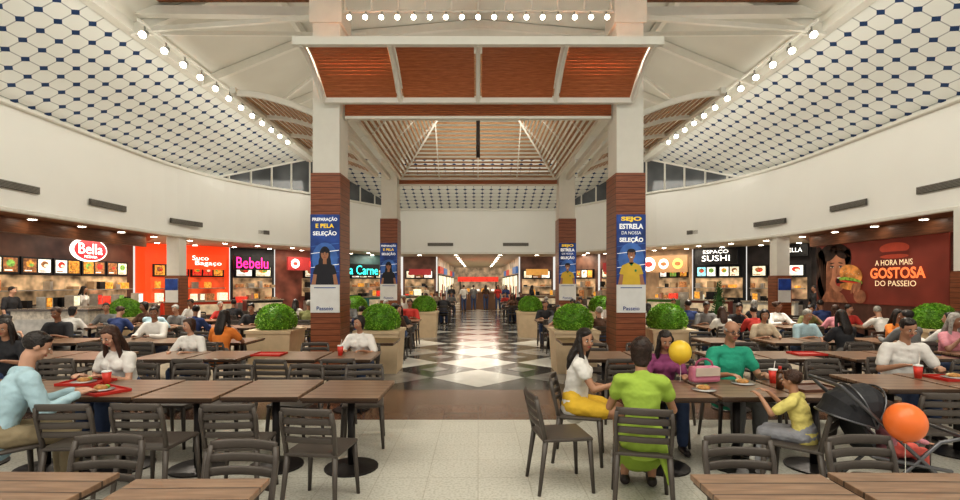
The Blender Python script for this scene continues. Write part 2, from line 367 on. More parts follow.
    ob('back_shelf',m3.mesh('back_shelf',[steel]+foods+[black,mat('box_tan',(.4,.28,.17),.6)]),label='stocked metal kitchen shelf behind the food counter',cat='shelf')
W=lambda n,c,e=.15,**k: mat(n,c,.5,emis=e,**k)  # emission in shop wall colours stands in for lit interiors
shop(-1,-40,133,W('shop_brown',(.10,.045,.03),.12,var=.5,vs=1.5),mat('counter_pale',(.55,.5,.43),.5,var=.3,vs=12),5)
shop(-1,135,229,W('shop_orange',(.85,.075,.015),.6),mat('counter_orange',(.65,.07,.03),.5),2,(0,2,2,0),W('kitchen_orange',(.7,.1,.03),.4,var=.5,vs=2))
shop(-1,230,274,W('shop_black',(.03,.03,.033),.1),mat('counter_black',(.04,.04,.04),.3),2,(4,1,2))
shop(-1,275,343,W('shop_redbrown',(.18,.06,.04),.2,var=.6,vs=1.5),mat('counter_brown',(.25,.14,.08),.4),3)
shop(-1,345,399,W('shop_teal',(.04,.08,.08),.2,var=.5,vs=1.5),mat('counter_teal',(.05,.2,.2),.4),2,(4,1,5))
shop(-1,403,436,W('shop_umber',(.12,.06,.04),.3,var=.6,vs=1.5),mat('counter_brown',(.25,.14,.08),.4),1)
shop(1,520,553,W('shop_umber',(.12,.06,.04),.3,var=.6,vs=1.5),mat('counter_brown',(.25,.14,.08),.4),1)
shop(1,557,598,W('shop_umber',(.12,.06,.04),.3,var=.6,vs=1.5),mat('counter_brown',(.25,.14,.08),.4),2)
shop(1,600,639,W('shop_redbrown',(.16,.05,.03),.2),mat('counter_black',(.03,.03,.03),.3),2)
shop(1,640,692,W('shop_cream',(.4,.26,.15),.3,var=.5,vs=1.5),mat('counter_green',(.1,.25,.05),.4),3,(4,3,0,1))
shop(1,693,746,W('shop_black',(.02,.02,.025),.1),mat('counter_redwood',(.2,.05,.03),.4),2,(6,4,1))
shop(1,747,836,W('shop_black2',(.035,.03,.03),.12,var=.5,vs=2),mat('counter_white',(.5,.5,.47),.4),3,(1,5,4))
def sign(side,px,py,wpx,hpx,bodym,label,txt,off=.5,shape='rect',discs=()):
    p,i=hit(px,routs[side]); a,b=V((*routs[side][i],0)),V((*routs[side][i+1],0)); d=(b-a).normalized(); n=V((-d.y,d.x,0))
    if n.dot(V((0,12,0))-p)<0:n=-n
    k=V((0,0,H)); ray=V(((px-478)/500,1,(283-py)/500))
    pl=p+n*off; t=(pl-k).dot(n)/ray.dot(n); q=k+ray*t
    fr=Fr(q,n); mpp=q.y/500; obl=max(.4,abs(n.x*ray.x+n.y))
    w=wpx*mpp/obl; h=hpx*mpp
    e=ob('shop_sign',None,label=label,cat='shop sign')
    rim=mat('sign_rim',(.9,.88,.84),.4,emis=1)
    mbk=MB()
    if shape=='oval': 
        fr.el(mbk,0,0,w/2,h/2,.06,0,32); fr.el(mbk,0,0,w/2*1.08,h/2*1.12,.05,1,32); fr.el(mbk,0,0,w/2*1.08,h/2*1.12,-.05,1,32)
    else: fr.slab(mbk,-w/2,-h/2,w/2,h/2,-.06,.05,0)
    ob('sign_panel',mbk.mesh('sign_panel',[bodym,rim]),e)
    for (cx,cy,r,m_,m2_) in discs:
        g=MB(); fr.el(g,cx*w,cy*h,r*h,r*h,.06,0); fr.el(g,cx*w,cy*h,r*h*.6,r*h*.4,.064,1); ob('emblem',g.mesh('emblem',[m_,m2_]),e)
    mbk=MB(); mbk.bar(fr.p(0,h*.3,-.05),fr.p(0,h*.3,-off+.01),.06,.06)
    ob('bracket',mbk.mesh('bracket',[metal]),e)
    for (t_,cx,cy,tw,th,m_) in txt: text(t_,fr,cx*w,cy*h,tw*w,th*h,m_,e,z=.062)
tw_=mat('letter_white',(1,.97,.9),.4,emis=1.6,var=0); tp=mat('letter_pink',(1,.03,.25),.4,emis=2,var=0); tt=mat('letter_teal',(.05,.8,.7),.4,emis=2,var=0)
tr_=mat('letter_red',(.9,.04,.03),.4,emis=1.2,var=0); egr=mat('emblem_green',(.1,.35,.08),.5,emis=.5); ebr=mat('emblem_brown',(.3,.12,.04),.5,emis=.4); eww=mat('emblem_white',(.9,.9,.85),.5,emis=.8)
sign(-1,89,250,32,21,mat('sign_red',(.6,.01,.02),.4,emis=.7,var=0),'red oval illuminated pizza shop sign with white lettering',[('Bella',0,.05,.75,.5,tw_),('PIZZARIA',0,-.33,.4,.12,tw_)],shape='oval')
sign(-1,206,262,40,15,W('sign_orange',(.85,.085,.02),.6,var=0),'orange juice bar fascia sign with white stacked lettering',[('Suco',-.15,.25,.4,.3,tw_),('Bagaço',.05,-.12,.66,.36,tw_)],discs=((-.72,0,.5,eww,egr),))
sign(-1,252,263,36,14,black,'black fascia with glowing pink lettering',[('Bebelu',0,0,.88,.78,tp)])
sign(-1,305,264,34,13,mat('sign_maroon',(.3,.03,.03),.4,emis=.5),'dark red lit fascia with white emblem',[],discs=((-.3,0,.35,tw_,tr_),(.2,0,.3,tr_,tw_)))
sign(-1,361,270,36,12,black,'black fascia with glowing teal lettering',[('da Carne',0,0,.92,.75,tt)])
sign(-1,420,272,22,6,mat('sign_maroon',(.3,.03,.03),.4,emis=.5),'small red lit fascia sign by the corridor',[])
sign(1,537,272,22,6,mat('sign_amber',(.5,.25,.06),.4,emis=.6),'small amber lit fascia sign by the corridor',[])
sign(1,616,267,26,9,mat('sign_maroon',(.3,.03,.03),.4,emis=.5),'small dark red lit fascia sign',[])
sign(1,664,264,46,17,mat('sign_darkwood',(.35,.2,.1),.4,emis=.25),'brown fascia sign with round white lit emblems',[],discs=((-.33,0,.42,tw_,tr_),(.0,0,.3,eww,ebr),(.3,0,.3,mat('emblem_amber',(.9,.5,.12),.5,emis=.8),ebr)))
sign(1,716,256,42,16,black,'black fascia with white lettering',[('ESPAÇO',0,.24,.6,.26,tw_),('SUSHI',0,-.14,.66,.36,tw_)])
sign(1,794,250,28,12,black,'black fascia with small white lettering',[('BELLA',0,.0,.6,.35,tw_)])
for s in(-1,1):
    mb=MB(); mb.box((s*11.0,6,3.12),(.12,21,.36)); struct('trim_4',mb,[dwood])
mb=MB(); mb.box((11.18,11.1,1.48),(.15,10.6,2.94)); struct('wall_right_panel',mb,[mat('panel_brown',(.14,.06,.045),.5,var=.2)])
bb=ob('billboard',None,label='large dark red burger advertising billboard on the side wall',cat='billboard')
fr=Fr((11.09,14.05,2.1),(-1,0,0))
m_=MB(); fr.slab(m_,-2.3,-.95,2.3,.88,-.01,.02,0); ob('billboard_panel',m_.mesh('billboard_panel',[mat('bill_red',(.17,.03,.018),.5,emis=.3,var=.35,vs=1)]),bb)
m_=MB()
HR,SK,SS,EY,MO,TE,BU,PA,LE,BH,TO,WHT=range(12)
for cx,cy,rx,ry,a in((-1.7,.3,.52,.56,0),(-2.03,-.1,.26,.8,6),(-1.95,-.5,.33,.45,0),(-1.25,.5,.46,.34,-15),(-1.0,.25,.2,.45,-16),(-2.1,.42,.2,.42,18)): fr.el(m_,cx,cy,rx,ry,.024,HR,28,a)
for k in range(7): fr.el(m_,-2.14+.07*k,.1-.1*k,.022,.5,.0255,BH,12,12-4*k)
for k in range(5): fr.el(m_,-1.5+.12*k,.72-.04*k,.3,.018,.0255,BH,12,-8*k)
fr.poly(m_,[(-2.1,-.95),(-.9,-.95),(-1.1,-.7),(-1.4,-.55),(-1.5,-.2),(-1.85,-.25),(-1.85,-.6)],.027,SS)
fr.el(m_,-1.42,.08,.42,.56,.029,SK,36,-8); fr.el(m_,-1.33,-.36,.28,.26,.03,SK,24); fr.el(m_,-1.7,-.02,.14,.38,.031,SS,20,-6); fr.el(m_,-1.62,.5,.3,.12,.0335,HR,20,28); fr.el(m_,-1.2,.52,.26,.1,.0335,HR,20,-24)
for cx,w in((-1.57,.1),(-1.2,.085)):
    fr.el(m_,cx,.15,w,.045,.034,SS,16,-4); fr.el(m_,cx,.14,w*.8,.022,.035,WHT,16,-4); fr.el(m_,cx+.01,.14,.032,.024,.036,EY,12); fr.el(m_,cx,.168,w,.016,.037,EY,12,-4); fr.el(m_,cx,.26,w*1.15,.018,.036,HR,12,6 if cx<-1.4 else -8)
fr.el(m_,-1.36,.03,.03,.15,.0335,SS,16,-8); fr.el(m_,-1.32,-.08,.065,.04,.035,SK,12); fr.el(m_,-1.31,-.108,.055,.013,.036,SS,10)
fr.el(m_,-1.24,-.29,.19,.17,.035,MO,20); fr.el(m_,-1.24,-.29,.15,.13,.037,EY,20); fr.el(m_,-1.25,-.19,.11,.03,.038,WHT,14); fr.el(m_,-1.25,-.39,.1,.04,.038,MO,14)
fr.el(m_,-.78,-.1,.46,.29,.041,BU,28,-12)
fr.el(m_,-.79,-.28,.48,.09,.043,LE,24,-8); fr.el(m_,-.79,-.35,.46,.075,.044,PA,24,-6); fr.el(m_,-.81,-.32,.43,.03,.0455,TO,20,-6); fr.el(m_,-.8,-.45,.42,.11,.046,BU,24,-4)
for k in range(11): fr.el(m_,-1.06+.06*k,-.0+.05*math.sin(k*2)-.012*k,.016,.009,.047,WHT,8,20)
for k in range(4): fr.el(m_,-.7+.09*k,-.52+.02*k,.045,.17,.048+.001*k,SK if k%2 else SS,16,-20)
fr.el(m_,-.42,-.74,.24,.2,.0475,SS,20)
ob('picture',m_.mesh('picture',[mat('pic_hair',(.035,.014,.009),.6,var=.5,vs=5),mat('pic_skin',(.46,.2,.11),.6,emis=.2,var=.4,vs=2.0),mat('pic_skin2',(.34,.14,.075),.6,emis=.15,var=.3),mat('pic_eye',(.02,.01,.01),.6),mat('pic_mouth',(.4,.04,.03),.6,emis=.1),mat('pic_teeth',(.8,.78,.7),.6),mat('pic_bun',(.55,.23,.06),.6,emis=.3,var=.55,vs=4),mat('pic_patty',(.09,.03,.015),.6,var=.4,vs=20),mat('pic_lettuce',(.25,.42,.06),.6,emis=.2,var=.5,vs=14),mat('pic_hair_hi',(.09,.035,.018),.6),mat('pic_tomato',(.6,.06,.03),.6,emis=.2),mat('pic_white',(.7,.62,.52),.6,emis=.1)]),bb,label='picture of a dark-haired woman biting a burger')
tcr=mat('letter_cream',(.95,.72,.45),.5,emis=.6,var=0); tor=mat('letter_orange',(.95,.25,.08),.5,emis=.7,var=0)
text('A HORA MAIS',fr,.75,.2,1.2,.15,tcr,bb,.05); text('GOSTOSA',fr,.85,-.08,1.75,.3,tor,bb,.05,bold=.03); text('DO PASSEIO',fr,.8,-.36,1.3,.15,tcr,bb,.05)
mb=MB(); fr.el(mb,.75,.58,.48,.15,.03,0); fr.rect(mb,.28,.42,1.22,.49,.034,1); fr.el(mb,.75,.36,.46,.06,.032,0); ob('emblem',mb.mesh('emblem',[mat('bill_bun',(.4,.06,.03),.5,emis=.3),mat('bill_line',(.2,.03,.02),.5)]),bb,label='burger shaped emblem')
dm=MB(); dm.tube((0,0,0),(0,0,-.03),.11,.11,n=14,m=0,cap=False); dm.tube((0,0,-.03),(0,0,-.035),.085,.085,n=14,m=1,cap=False)
dme=dm.mesh('downlight',[white,lampE])
def along(poly,step,off=0):
    out=[];acc=off
    for (x0,y0),(x1,y1) in zip(poly,poly[1:]):
        L=math.hypot(x1-x0,y1-y0)
        while acc<L: out.append((x0+(x1-x0)*acc/L,y0+(y1-y0)*acc/L)); acc+=step
        acc-=L
    return out
for s in(-1,1):
    for poly,st in(([(-10.7,9),(-10.7,17),(-9.4,20.3),(-7.6,22.3),(-4.5,27.2)],1.5),([(-12.2,10),(-12.2,19.4),(-8.2,23.4),(-4.6,28.8)],1.5)):
        for x,y in along([(x*-s,y) for x,y in poly],st):
            ob('recessed_downlight',dme,None,(x,y,WB),0,1,'small round glowing recessed downlight in the soffit','downlight','soffit downlights')
for j in range(9):
    for x in(-3.2,-1.2,1.2,3.2):
        y=27.3+j*2.3
        if y>29 and abs(x)>2: continue
        ob('recessed_downlight',dme,None,(x,y,WB),0,1.2,'small round glowing recessed downlight in corridor ceiling','downlight','corridor downlights')
e=ob('kiosk',None,None,(0,33.5,0),0,1,'brown kiosk with red illuminated header in the corridor','kiosk')
mb=MB(); mb.box((0,0,.55),(2.4,.8,1.1)); mb.box((0,0,1.13),(2.6,1,.06)); ob('kiosk_counter',mb.mesh('kiosk_counter',[mat('counter_brown',(.25,.14,.08),.4)]),e)
mb=MB(); mb.box((0,0,2.0),(2.7,.7,.32)); ob('header',mb.mesh('header',[mat('sign_redglow',(.7,.05,.03),.4,emis=.6,var=.3)]),e)
for x in(-1.2,1.2):
    mb=MB(); mb.box((x,0,1.5),(.08,.08,.7)); ob('post',mb.mesh('post',[metal]),e)
mb=MB()
for k in range(7): mb.box((-1.0+k*.33,.1,1.16+.12),(.2,.2,.12+.1*(k%3)),m=k%3)
ob('goods',mb.mesh('goods',[foods[4],foods[0],foods[1]]),e)
# ---------------------------------------------------------------- columns
blue=mat('poster_blue',(.02,.06,.25),.4,emis=.15,var=.45,vs=4); blue2=mat('poster_blue_light',(.06,.16,.45),.4,emis=.15,var=.3,vs=4)
pw=mat('poster_white',(.8,.8,.78),.5,var=.04); ptw=mat('poster_text_white',(.9,.9,.88),.5,emis=.3,var=0); pty=mat('poster_text_yellow',(.95,.65,.05),.5,emis=.3,var=0)
pskin=mat('poster_skin',(.45,.22,.13),.6); pyel=mat('poster_shirt_yellow',(.75,.52,.06),.5); pblk=mat('poster_black',(.02,.02,.03),.5); pgrn=mat('poster_green',(.03,.3,.12),.5)
ptb=mat('poster_text_blue',(.02,.06,.3),.5)
for yc in(9.65,16.25):
    for s in(-1,1):
        e=ob('column',None,None,(s*2.84,yc,0),0,1,'square white column clad in reddish wood slats below','column','food court columns')
        mb=MB(); mb.box((0,0,1.9),(.55,.7,3.8)); ob('wood_cladding',mb.mesh('wood_cladding',[rwood]),e)
        mb=MB(); mb.box((0,0,5.4),(.5,.62,3.2)); ob('shaft',mb.mesh('shaft',[white]),e)
        mb=MB(); mb.box((0,0,6.85),(.6,.72,.5)); ob('capital',mb.mesh('capital',[white]),e)
        mb=MB(); mb.box((0,0,.08),(.6,.75,.16)); ob('base',mb.mesh('base',[metal]),e)
        fr=Fr((s*2.84,yc-.37,0),(0,-1,0)); x0=-.27;x1=.27
        p=ob('poster',None,label='tall dark blue promotional poster with a person on column front',cat='poster',group='column posters')
        mb=MB(); fr.slab(mb,x0,1.72,x1,3.02,-.015,.01,0); fr.slab(mb,x0,1.2,x1,1.72,-.015,.01,1); ob('poster_panel',mb.mesh('poster_panel',[blue,pw]),p)
        mb=MB(); sh=1 if s>0 else 0; sm=0 if sh else 1
        fr.el(mb,0,2.2,.24,.3,.0115,5); 
        for k in range(5): fr.poly(mb,[(-.26,1.9+.13*k),(.26,1.96+.13*k),(.26,1.975+.13*k),(-.26,1.91+.13*k)],.012,6 if k%2 else 5)
        if not sh: fr.el(mb,0,2.27,.1,.16,.013,3); fr.el(mb,-.07,2.15,.045,.12,.0165,3,16,-8); fr.el(mb,.07,2.15,.045,.12,.0165,3,16,8)
        fr.poly(mb,[(-.22,1.72),(.22,1.72),(.2,1.98),(.16,2.08),(.05,2.13),(-.05,2.13),(-.16,2.08),(-.2,1.98)],.014,sm)
        fr.poly(mb,[(-.25,1.72),(-.17,1.72),(-.13,2.04),(-.18,2.06)],.0155,2); fr.poly(mb,[(.17,1.72),(.25,1.72),(.18,2.06),(.13,2.04)],.0155,2)
        fr.poly(mb,[(-.225,1.92),(-.12,1.9),(-.1,2.09),(-.17,2.08)],.016,sm); fr.poly(mb,[(.12,1.9),(.225,1.92),(.17,2.08),(.1,2.09)],.016,sm)
        fr.rect(mb,-.035,2.1,.035,2.22,.017,2); fr.el(mb,0,2.275,.07,.095,.018,2)
        if sh: fr.el(mb,0,2.35,.072,.035,.02,3); fr.el(mb,-.068,2.31,.012,.04,.019,3); fr.el(mb,.068,2.31,.012,.04,.019,3)
        else: fr.el(mb,-.035,2.345,.05,.035,.02,3,16,25); fr.el(mb,.035,2.345,.05,.035,.02,3,16,-25)
        for q in(-.027,.027): fr.el(mb,q,2.287,.012,.007,.021,3,8); fr.el(mb,q,2.307,.016,.004,.021,3,8)
        fr.el(mb,0,2.262,.008,.014,.0205,7,8); fr.el(mb,0,2.228,.026,.01,.021,6 if sh else 7,10)
        if sh: fr.poly(mb,[(-.05,2.13),(.05,2.13),(0,2.06)],.017,4); fr.el(mb,.08,1.98,.02,.025,.017,4,10)
        ob('picture',mb.mesh('picture',[pyel,pblk,pskin,pblk,pgrn,blue2,ptw,mat('poster_lip',(.35,.12,.08),.6)]),p)
        if s>0: 
            text('SEJO',fr,0,2.93,.38,.1,pty,p,.015,bold=.04); text('ESTRELA',fr,0,2.8,.44,.1,ptw,p,.015,bold=.04); text('DA NOSSA',fr,0,2.68,.36,.06,ptw,p,.015); text('SELEÇÃO',fr,0,2.55,.44,.12,ptw,p,.015,bold=.04)
        else:
            text('PREPARAÇÃO',fr,0,2.93,.46,.09,ptw,p,.015,bold=.03); text('E PELA',fr,0,2.81,.34,.08,pty,p,.015,bold=.03); text('SELEÇÃO',fr,0,2.67,.44,.11,ptw,p,.015,bold=.03)
        text('Passeio',fr,0,1.28,.3,.07,ptb,p,.015)
        mb=MB(); fr.rect(mb,-.2,1.655,.2,1.67,.014,0); ob('poster_line',mb.mesh('poster_line',[blue]),p)
for s,y in((-1,17.0),(1,17.0),(1,10.35)):
    e=ob('column',None,None,(s*10.25,y,0),0,1,'white perimeter column with wood cladding under the curved wall','column','perimeter columns')
    mb=MB(); mb.box((0,0,2.65),(.42,.42,1.3)); ob('shaft',mb.mesh('shaft',[white]),e)
    mb=MB(); mb.box((0,0,1.0),(.5,.5,2.0)); ob('wood_cladding',mb.mesh('wood_cladding',[rwood]),e)
    mb=MB(); mb.box((0,-.27,1.5),(.42,.02,.8)); mb.box((0,-.282,1.7),(.42,.01,.38),m=1); ob('notice_board',mb.mesh('notice_board',[pw,blue]),e)
# ---------------------------------------------------------------- central roof
def awning(label,a,b,n,depth,z0,z1,panels,wm,nsl=14,solid=True):
    a=V(a);b=V(b);n=V(n); e=ob('wood_canopy',None,label=label,cat='canopy')
    def P(t,s): 
        p=a.lerp(b,s)+n*(depth*t); p.z=z0+(z1-z0)*math.sin(t*math.pi/2); return p
    for k in range(panels):
        mb=MB(); s0=k/panels+.012; s1=(k+1)/panels-.012
        for i in range(nsl):
            t0=i/nsl;t1=(i+(.86 if solid else .5))/nsl
            q=[P(t0,s0),P(t0,s1),P(t1,s1),P(t1,s0)]; u=V((0,0,.03)); q2=[x+u for x in q]
            mb.add(q+q2,[(3,2,1,0),(4,5,6,7),(0,1,5,4),(1,2,6,5),(2,3,7,6),(3,0,4,7)])
        ob('slat_panel',mb.mesh('slat_panel',[wm]),e)
    for k in range(panels+1):
        mb=MB(); mb.sweep([P(t/10,k/panels)+V((0,0,-.02)) for t in range(11)],.08,.12); ob('rib',mb.mesh('rib',[white]),e)
    mb=MB(); d=(b-a).normalized(); mb.bar(P(1,0)-d*.12,P(1,1)+d*.12,.1,.13); ob('edge_beam',mb.mesh('edge_beam',[white]),e)
    mb=MB(); mb.bar(P(0,0),P(0,1),.1,.12); ob('edge_beam',mb.mesh('edge_beam',[white]),e)
awning('curved red wood canopy with white ribs spanning the front columns',(-2.85,9.22,0),(2.85,9.22,0),(0,-1,0),1.2,5.12,5.62,4,awood,18)
for s in(-1,1):
    awning('curved slatted wood canopy with white ribs beside the columns',(s*3.2,10.1,0),(s*3.2,15.8,0),(s,0,0),1.7,5.15,5.6,4,lwood,14,False)
    mb=MB(); mb.bar((s*2.84,10.02,5.1),(s*2.84,15.9,5.1),.12,.14); struct('trim_5',mb,[white])
for y in(9.65,16.25):
    mb=MB(); mb.bar((-2.56,y,5.24),(2.56,y,5.24),.12,.05); mb.bar((-2.56,y,4.93),(2.56,y,4.93),.12,.05); 
    for k in range(7): mb.bar((-2.56,y,4.975+k*.036),(2.56,y,4.975+k*.036),.08,.026,1)
    struct('trim_6',mb,[white,awood])
for y0,y1,ap in((9.9,16.0,7.75),):
    e=ob('slatted_skylight',None,label='pyramid shaped wooden slatted skylight lantern with white hip beams',cat='skylight')
    cx,cy=0,(y0+y1)/2; C=[V((-2.48,y0,5.1)),V((2.48,y0,5.1)),V((2.48,y1,5.1)),V((-2.48,y1,5.1))]; A=V((0,cy,ap))
    for i in range(4):
        a,b=C[i],C[(i+1)%4]; mb=MB(); N=28
        for k in range(N):
            t=(k+.5)/N*.94; mb.bar(a.lerp(A,t),b.lerp(A,t),.04,.05)
        ob('slat_panel',mb.mesh('slat_panel',[lwood]),e)
        mb=MB(); mb.bar(a,A,.07,.1); ob('hip_beam',mb.mesh('hip_beam',[white]),e)
        for q in(.25,.5,.75):
            m=a.lerp(b,q); mb=MB(); mb.bar(m,((a if q<.5 else b).lerp(A,.5) if q!=.5 else A),.035,.05); ob('rafter',mb.mesh('rafter',[white]),e)
        mb=MB(); mb.bar(a,b,.08,.1); ob('ring_beam',mb.mesh('ring_beam',[white]),e)
    mb=MB(); mb.tube((0,cy,5.0),(0,cy,ap),.05,.05,cap=False); ob('king_post',mb.mesh('king_post',[metal]),e)
e=ob('lighting_rail',None,label='white horizontal lighting rail above the wooden canopy',cat='lighting rail')
mb=MB(); mb.tube((-2.54,9.4,7.12),(2.54,9.4,7.12),.05,.05,cap=False); mb.tube((-2.54,9.4,6.85),(2.54,9.4,6.85),.03,.03,cap=False)
for k in range(11): mb.bar((-2.5+k*.5,9.4,6.85),(-2.5+k*.5,9.4,7.12),.03,.03)
ob('rail_tube',mb.mesh('rail_tube',[white]),e)
sp=MB(); sp.tube((0,0,0),(0,0,-.1),.015,.015,n=8,cap=False); sp.tube((0,.05,-.08),(0,-.08,-.17),.045,.06,n=12,cap=False); 
spg=MB(); spg.tube((0,-.08,-.17),(0,-.09,-.178),.055,.055,n=12,cap=False)
spm=sp.mesh('lamp_housing',[mat('lamp_grey',(.3,.3,.28),.5)],True); spl=spg.mesh('lamp_lens',[lampE])
def spotl(x,y,z,yaw,sca=1.1):
    spawn('spotlight',[('lamp_housing',spm),('lamp_lens',spl)],(x,y,z),yaw,'small adjustable ceiling spotlight with glowing lens','spotlight','track spotlights',sca)
for k in range(17): spotl(-2.4+k*.3,9.36,6.83,0,.8)
for s in(-1,1):
    for k in range(12): spotl(s*6.8,10.2+k*.7,6.98,R(-12)*s,1.25)
    mb=MB(); mb.bar((s*6.8,10,7.02),(s*6.8,19,7.02),.05,.05); ob('light_track',mb.mesh('light_track',[white]),label='thin white ceiling light track carrying spotlights',cat='light track')
# ---------------------------------------------------------------- furniture templates
b=MB(); b.box((0,0,.447),(.43,.43,.03)); seat=b.mesh('seat',[plast],False,.012)
b=MB()
for s in(-1,1): b.sweep([(s*.195,-.19,.43),(s*.2,-.215,.55),(s*.205,-.25,.7),(s*.195,-.27,.79)],.035,.03,up=V((1,0,0)))
def curved(z,y,h,w=.2,bow=.035,t=.02): b.sweep([(x*w/5,y-bow*(1-(x/5)**2)*.9,z+ (-.006*(abs(x)/5)**3)) for x in range(-5,6)],t,h)
curved(.795,-.265,.055); curved(.722,-.25,.05); curved(.648,-.235,.05); curved(.574,-.218,.045)
back=b.mesh('backrest',[plast],True)
legs=[]
for sx in(-1,1):
    for y0,y1 in((.19,.215),(-.19,-.25)):
        b=MB(); b.tube((sx*.19,y0,.44),(sx*.215,y1,.0),.024,.015,n=8,cap=False); legs.append(b.mesh('leg',[plast],True))
chair_parts=[('seat',seat),('backrest',back)]+[('leg',l) for l in legs]
def merge2(parts,name,mats,mis):
    B=MB()
    for (n,m),mi in zip(parts,mis): B.add([v.co for v in m.vertices],[tuple(p.vertices) for p in m.polygons],mi)
    return B.mesh(name,mats)
farchair=merge2(chair_parts,'dining_chair',[plast],[0]*6)
clabel='dark brown plastic dining chair with slatted backrest'
def chair(x,y,yaw,near=True,label=None):
    if near: return spawn('dining_chair',chair_parts,(x,y,0),yaw,label or clabel,'chair','food court dining chairs')
    return ob('dining_chair',farchair,None,(x,y,0),yaw,1,clabel,'chair','food court dining chairs')
b=MB(); b.box((0,0,.735),(.68,.8,.03)); top=b.mesh('table_top',[ttop],False,.004)
b=MB(); b.box((0,0,.712),(.655,.775,.018)); sub=b.mesh('underframe',[tedge])
b=MB(); b.tube((0,0,.03),(0,0,.71),.035,.035,n=14,cap=False); ped=b.mesh('pedestal',[metal],True)
b=MB(); b.tube((0,0,0),(0,0,.015),.25,.25,n=24,cap=False); b.tube((0,0,.015),(0,0,.04),.24,.05,n=24,cap=False); bas=b.mesh('base',[metal])
tparts=[('table_top',top),('underframe',sub),('pedestal',ped),('base',bas)]
fartable=merge2(tparts,'dining_table',[ttop,tedge,metal],[0,1,2,2])
tlabel='brown wood-grain dining table on a dark metal pedestal'
def table(x,y,yaw=0,near=True):
    if near: return spawn('dining_table',tparts,(x,y,0),yaw,tlabel,'table','food court dining tables')
    return ob('dining_table',fartable,None,(x,y,0),yaw,1,tlabel,'table','food court dining tables')
random.seed(3)
b=MB(); b.add([(x*.38,y*.38,0) for x,y in((-1,-1),(1,-1),(1,1),(-1,1))]+[(x*.43,y*.43,.82) for x,y in((-1,-1),(1,-1),(1,1),(-1,1))],[(3,2,1,0),(4,5,6,7),(0,1,5,4),(1,2,6,5),(2,3,7,6),(3,0,4,7)])
b.box((0,0,.8),(.9,.9,.06)); pot=b.mesh('planter_box',[potm])
b=MB(); b.ell((0,0,.99),(.35,.35,.3),m=0)
for i in range(2600):
    t=random.uniform(-.4,1); a=random.uniform(0,6.283); c=math.sqrt(max(0,1-t*t)); nn=V((c*math.cos(a),c*math.sin(a),t)); p=V((0,0,.99))+V((nn.x*.375,nn.y*.375,nn.z*.33))*random.uniform(.92,1.03)
    u=nn.cross(V((random.random()-.5,random.random()-.5,random.random()-.5))).normalized(); w=(nn+u*.9*random.uniform(-1,1)).normalized(); u=w.cross(nn+V((.1,.2,.3))).normalized(); l=.034
    b.quad([p-u*.009,p+w*l*.5-u*.015,p+w*l,p+w*l*.5+u*.015],random.choice((0,1)))
fol=b.mesh('foliage',[leaf,leaf2])
planters=[(-4.05,10.05),(-1.95,10.0),(1.9,10.0),(3.85,10.2),(-1.75,16.3),(1.7,16.3),(9.3,10.2),(-9.6,13.6),(-4.0,16.3),(4.0,16.3)]
for x,y in planters: spawn('planter',[('planter_box',pot),('foliage',fol,'clipped leafy green dome')],(x,y,0),0,'square beige planter with a dome of leafy green shrub','planter','square planters')
e=ob('service_stand',None,None,(-10.55,12.6,0),0,1,'pale self-service stand with dark granite top','counter')
b=MB(); b.box((0,0,.53),(1.9,.6,1.06)); b.box((0,-.305,.6),(1.7,.01,.5),m=1); ob('counter_body',b.mesh('counter_body',[MC['counter_pale'],steel]),e)
b=MB(); b.box((0,0,1.08),(2.0,.7,.05)); ob('worktop',b.mesh('worktop',[mat('granite',(.12,.1,.09),.2)]),e)
e=ob('potted_conifer',None,None,(8.0,16.6,0),0,1,'small dark green cone shaped potted conifer','potted plant')
b=MB(); b.tube((0,0,0),(0,0,.4),.2,.25,n=16,cap=False); ob('pot',b.mesh('pot',[potm]),e)
b=MB(); b.tube((0,0,.4),(0,0,1.6),.2,.03,n=12)
for i in range(500):
    t=random.random(); a=random.uniform(0,6.28); r=.27*(1-t)+.03; p=V((r*math.cos(a),r*math.sin(a),.42+1.35*t)); w=V((math.cos(a)*.5,math.sin(a)*.5,.6)); u=V((-math.sin(a),math.cos(a),0)); b.quad([p-u*.02,p+w*.05-u*.02,p+w*.1,p+w*.05+u*.02])
ob('foliage',b.mesh('foliage',[mat('conifer_green',(.04,.12,.03),.6)]),e)
# ---------------------------------------------------------------- people
def remesh(mb,vox,sm,wr=0):
    me=mb.mesh('tmp',[]); o=bpy.data.objects.new('tmp',me); col.objects.link(o)
    m=o.modifiers.new('r','REMESH'); m.mode='VOXEL'; m.voxel_size=vox
    if sm: 
        s=o.modifiers.new('s','SMOOTH'); s.iterations=sm; s.factor=.5
    dg=bpy.context.evaluated_depsgraph_get(); r=bpy.data.meshes.new_from_object(o.evaluated_get(dg)); bpy.data.objects.remove(o); bpy.data.meshes.remove(me)
    if wr:
        ns=[v.normal.copy() for v in r.vertices]
        for v,n in zip(r.vertices,ns):
            c=v.co; k=noise.noise(V((c.x*7,c.y*7,c.z*13)))+.5*noise.noise(V((c.x*16,c.y*16,c.z*30+5)))
            v.co=c+n*(k*wr)
        r.update()
    return r
def ik(S,T,l1,l2,pole):
    d=T-S; L=min(d.length,(l1+l2)*.985); d.normalize(); T=S+d*L
    a=(l1*l1-l2*l2+L*L)/(2*L); h=math.sqrt(max(0,l1*l1-a*a)); p=V(pole); p=(p-d*p.dot(d)).normalized()
    return S+d*a+p*h,T
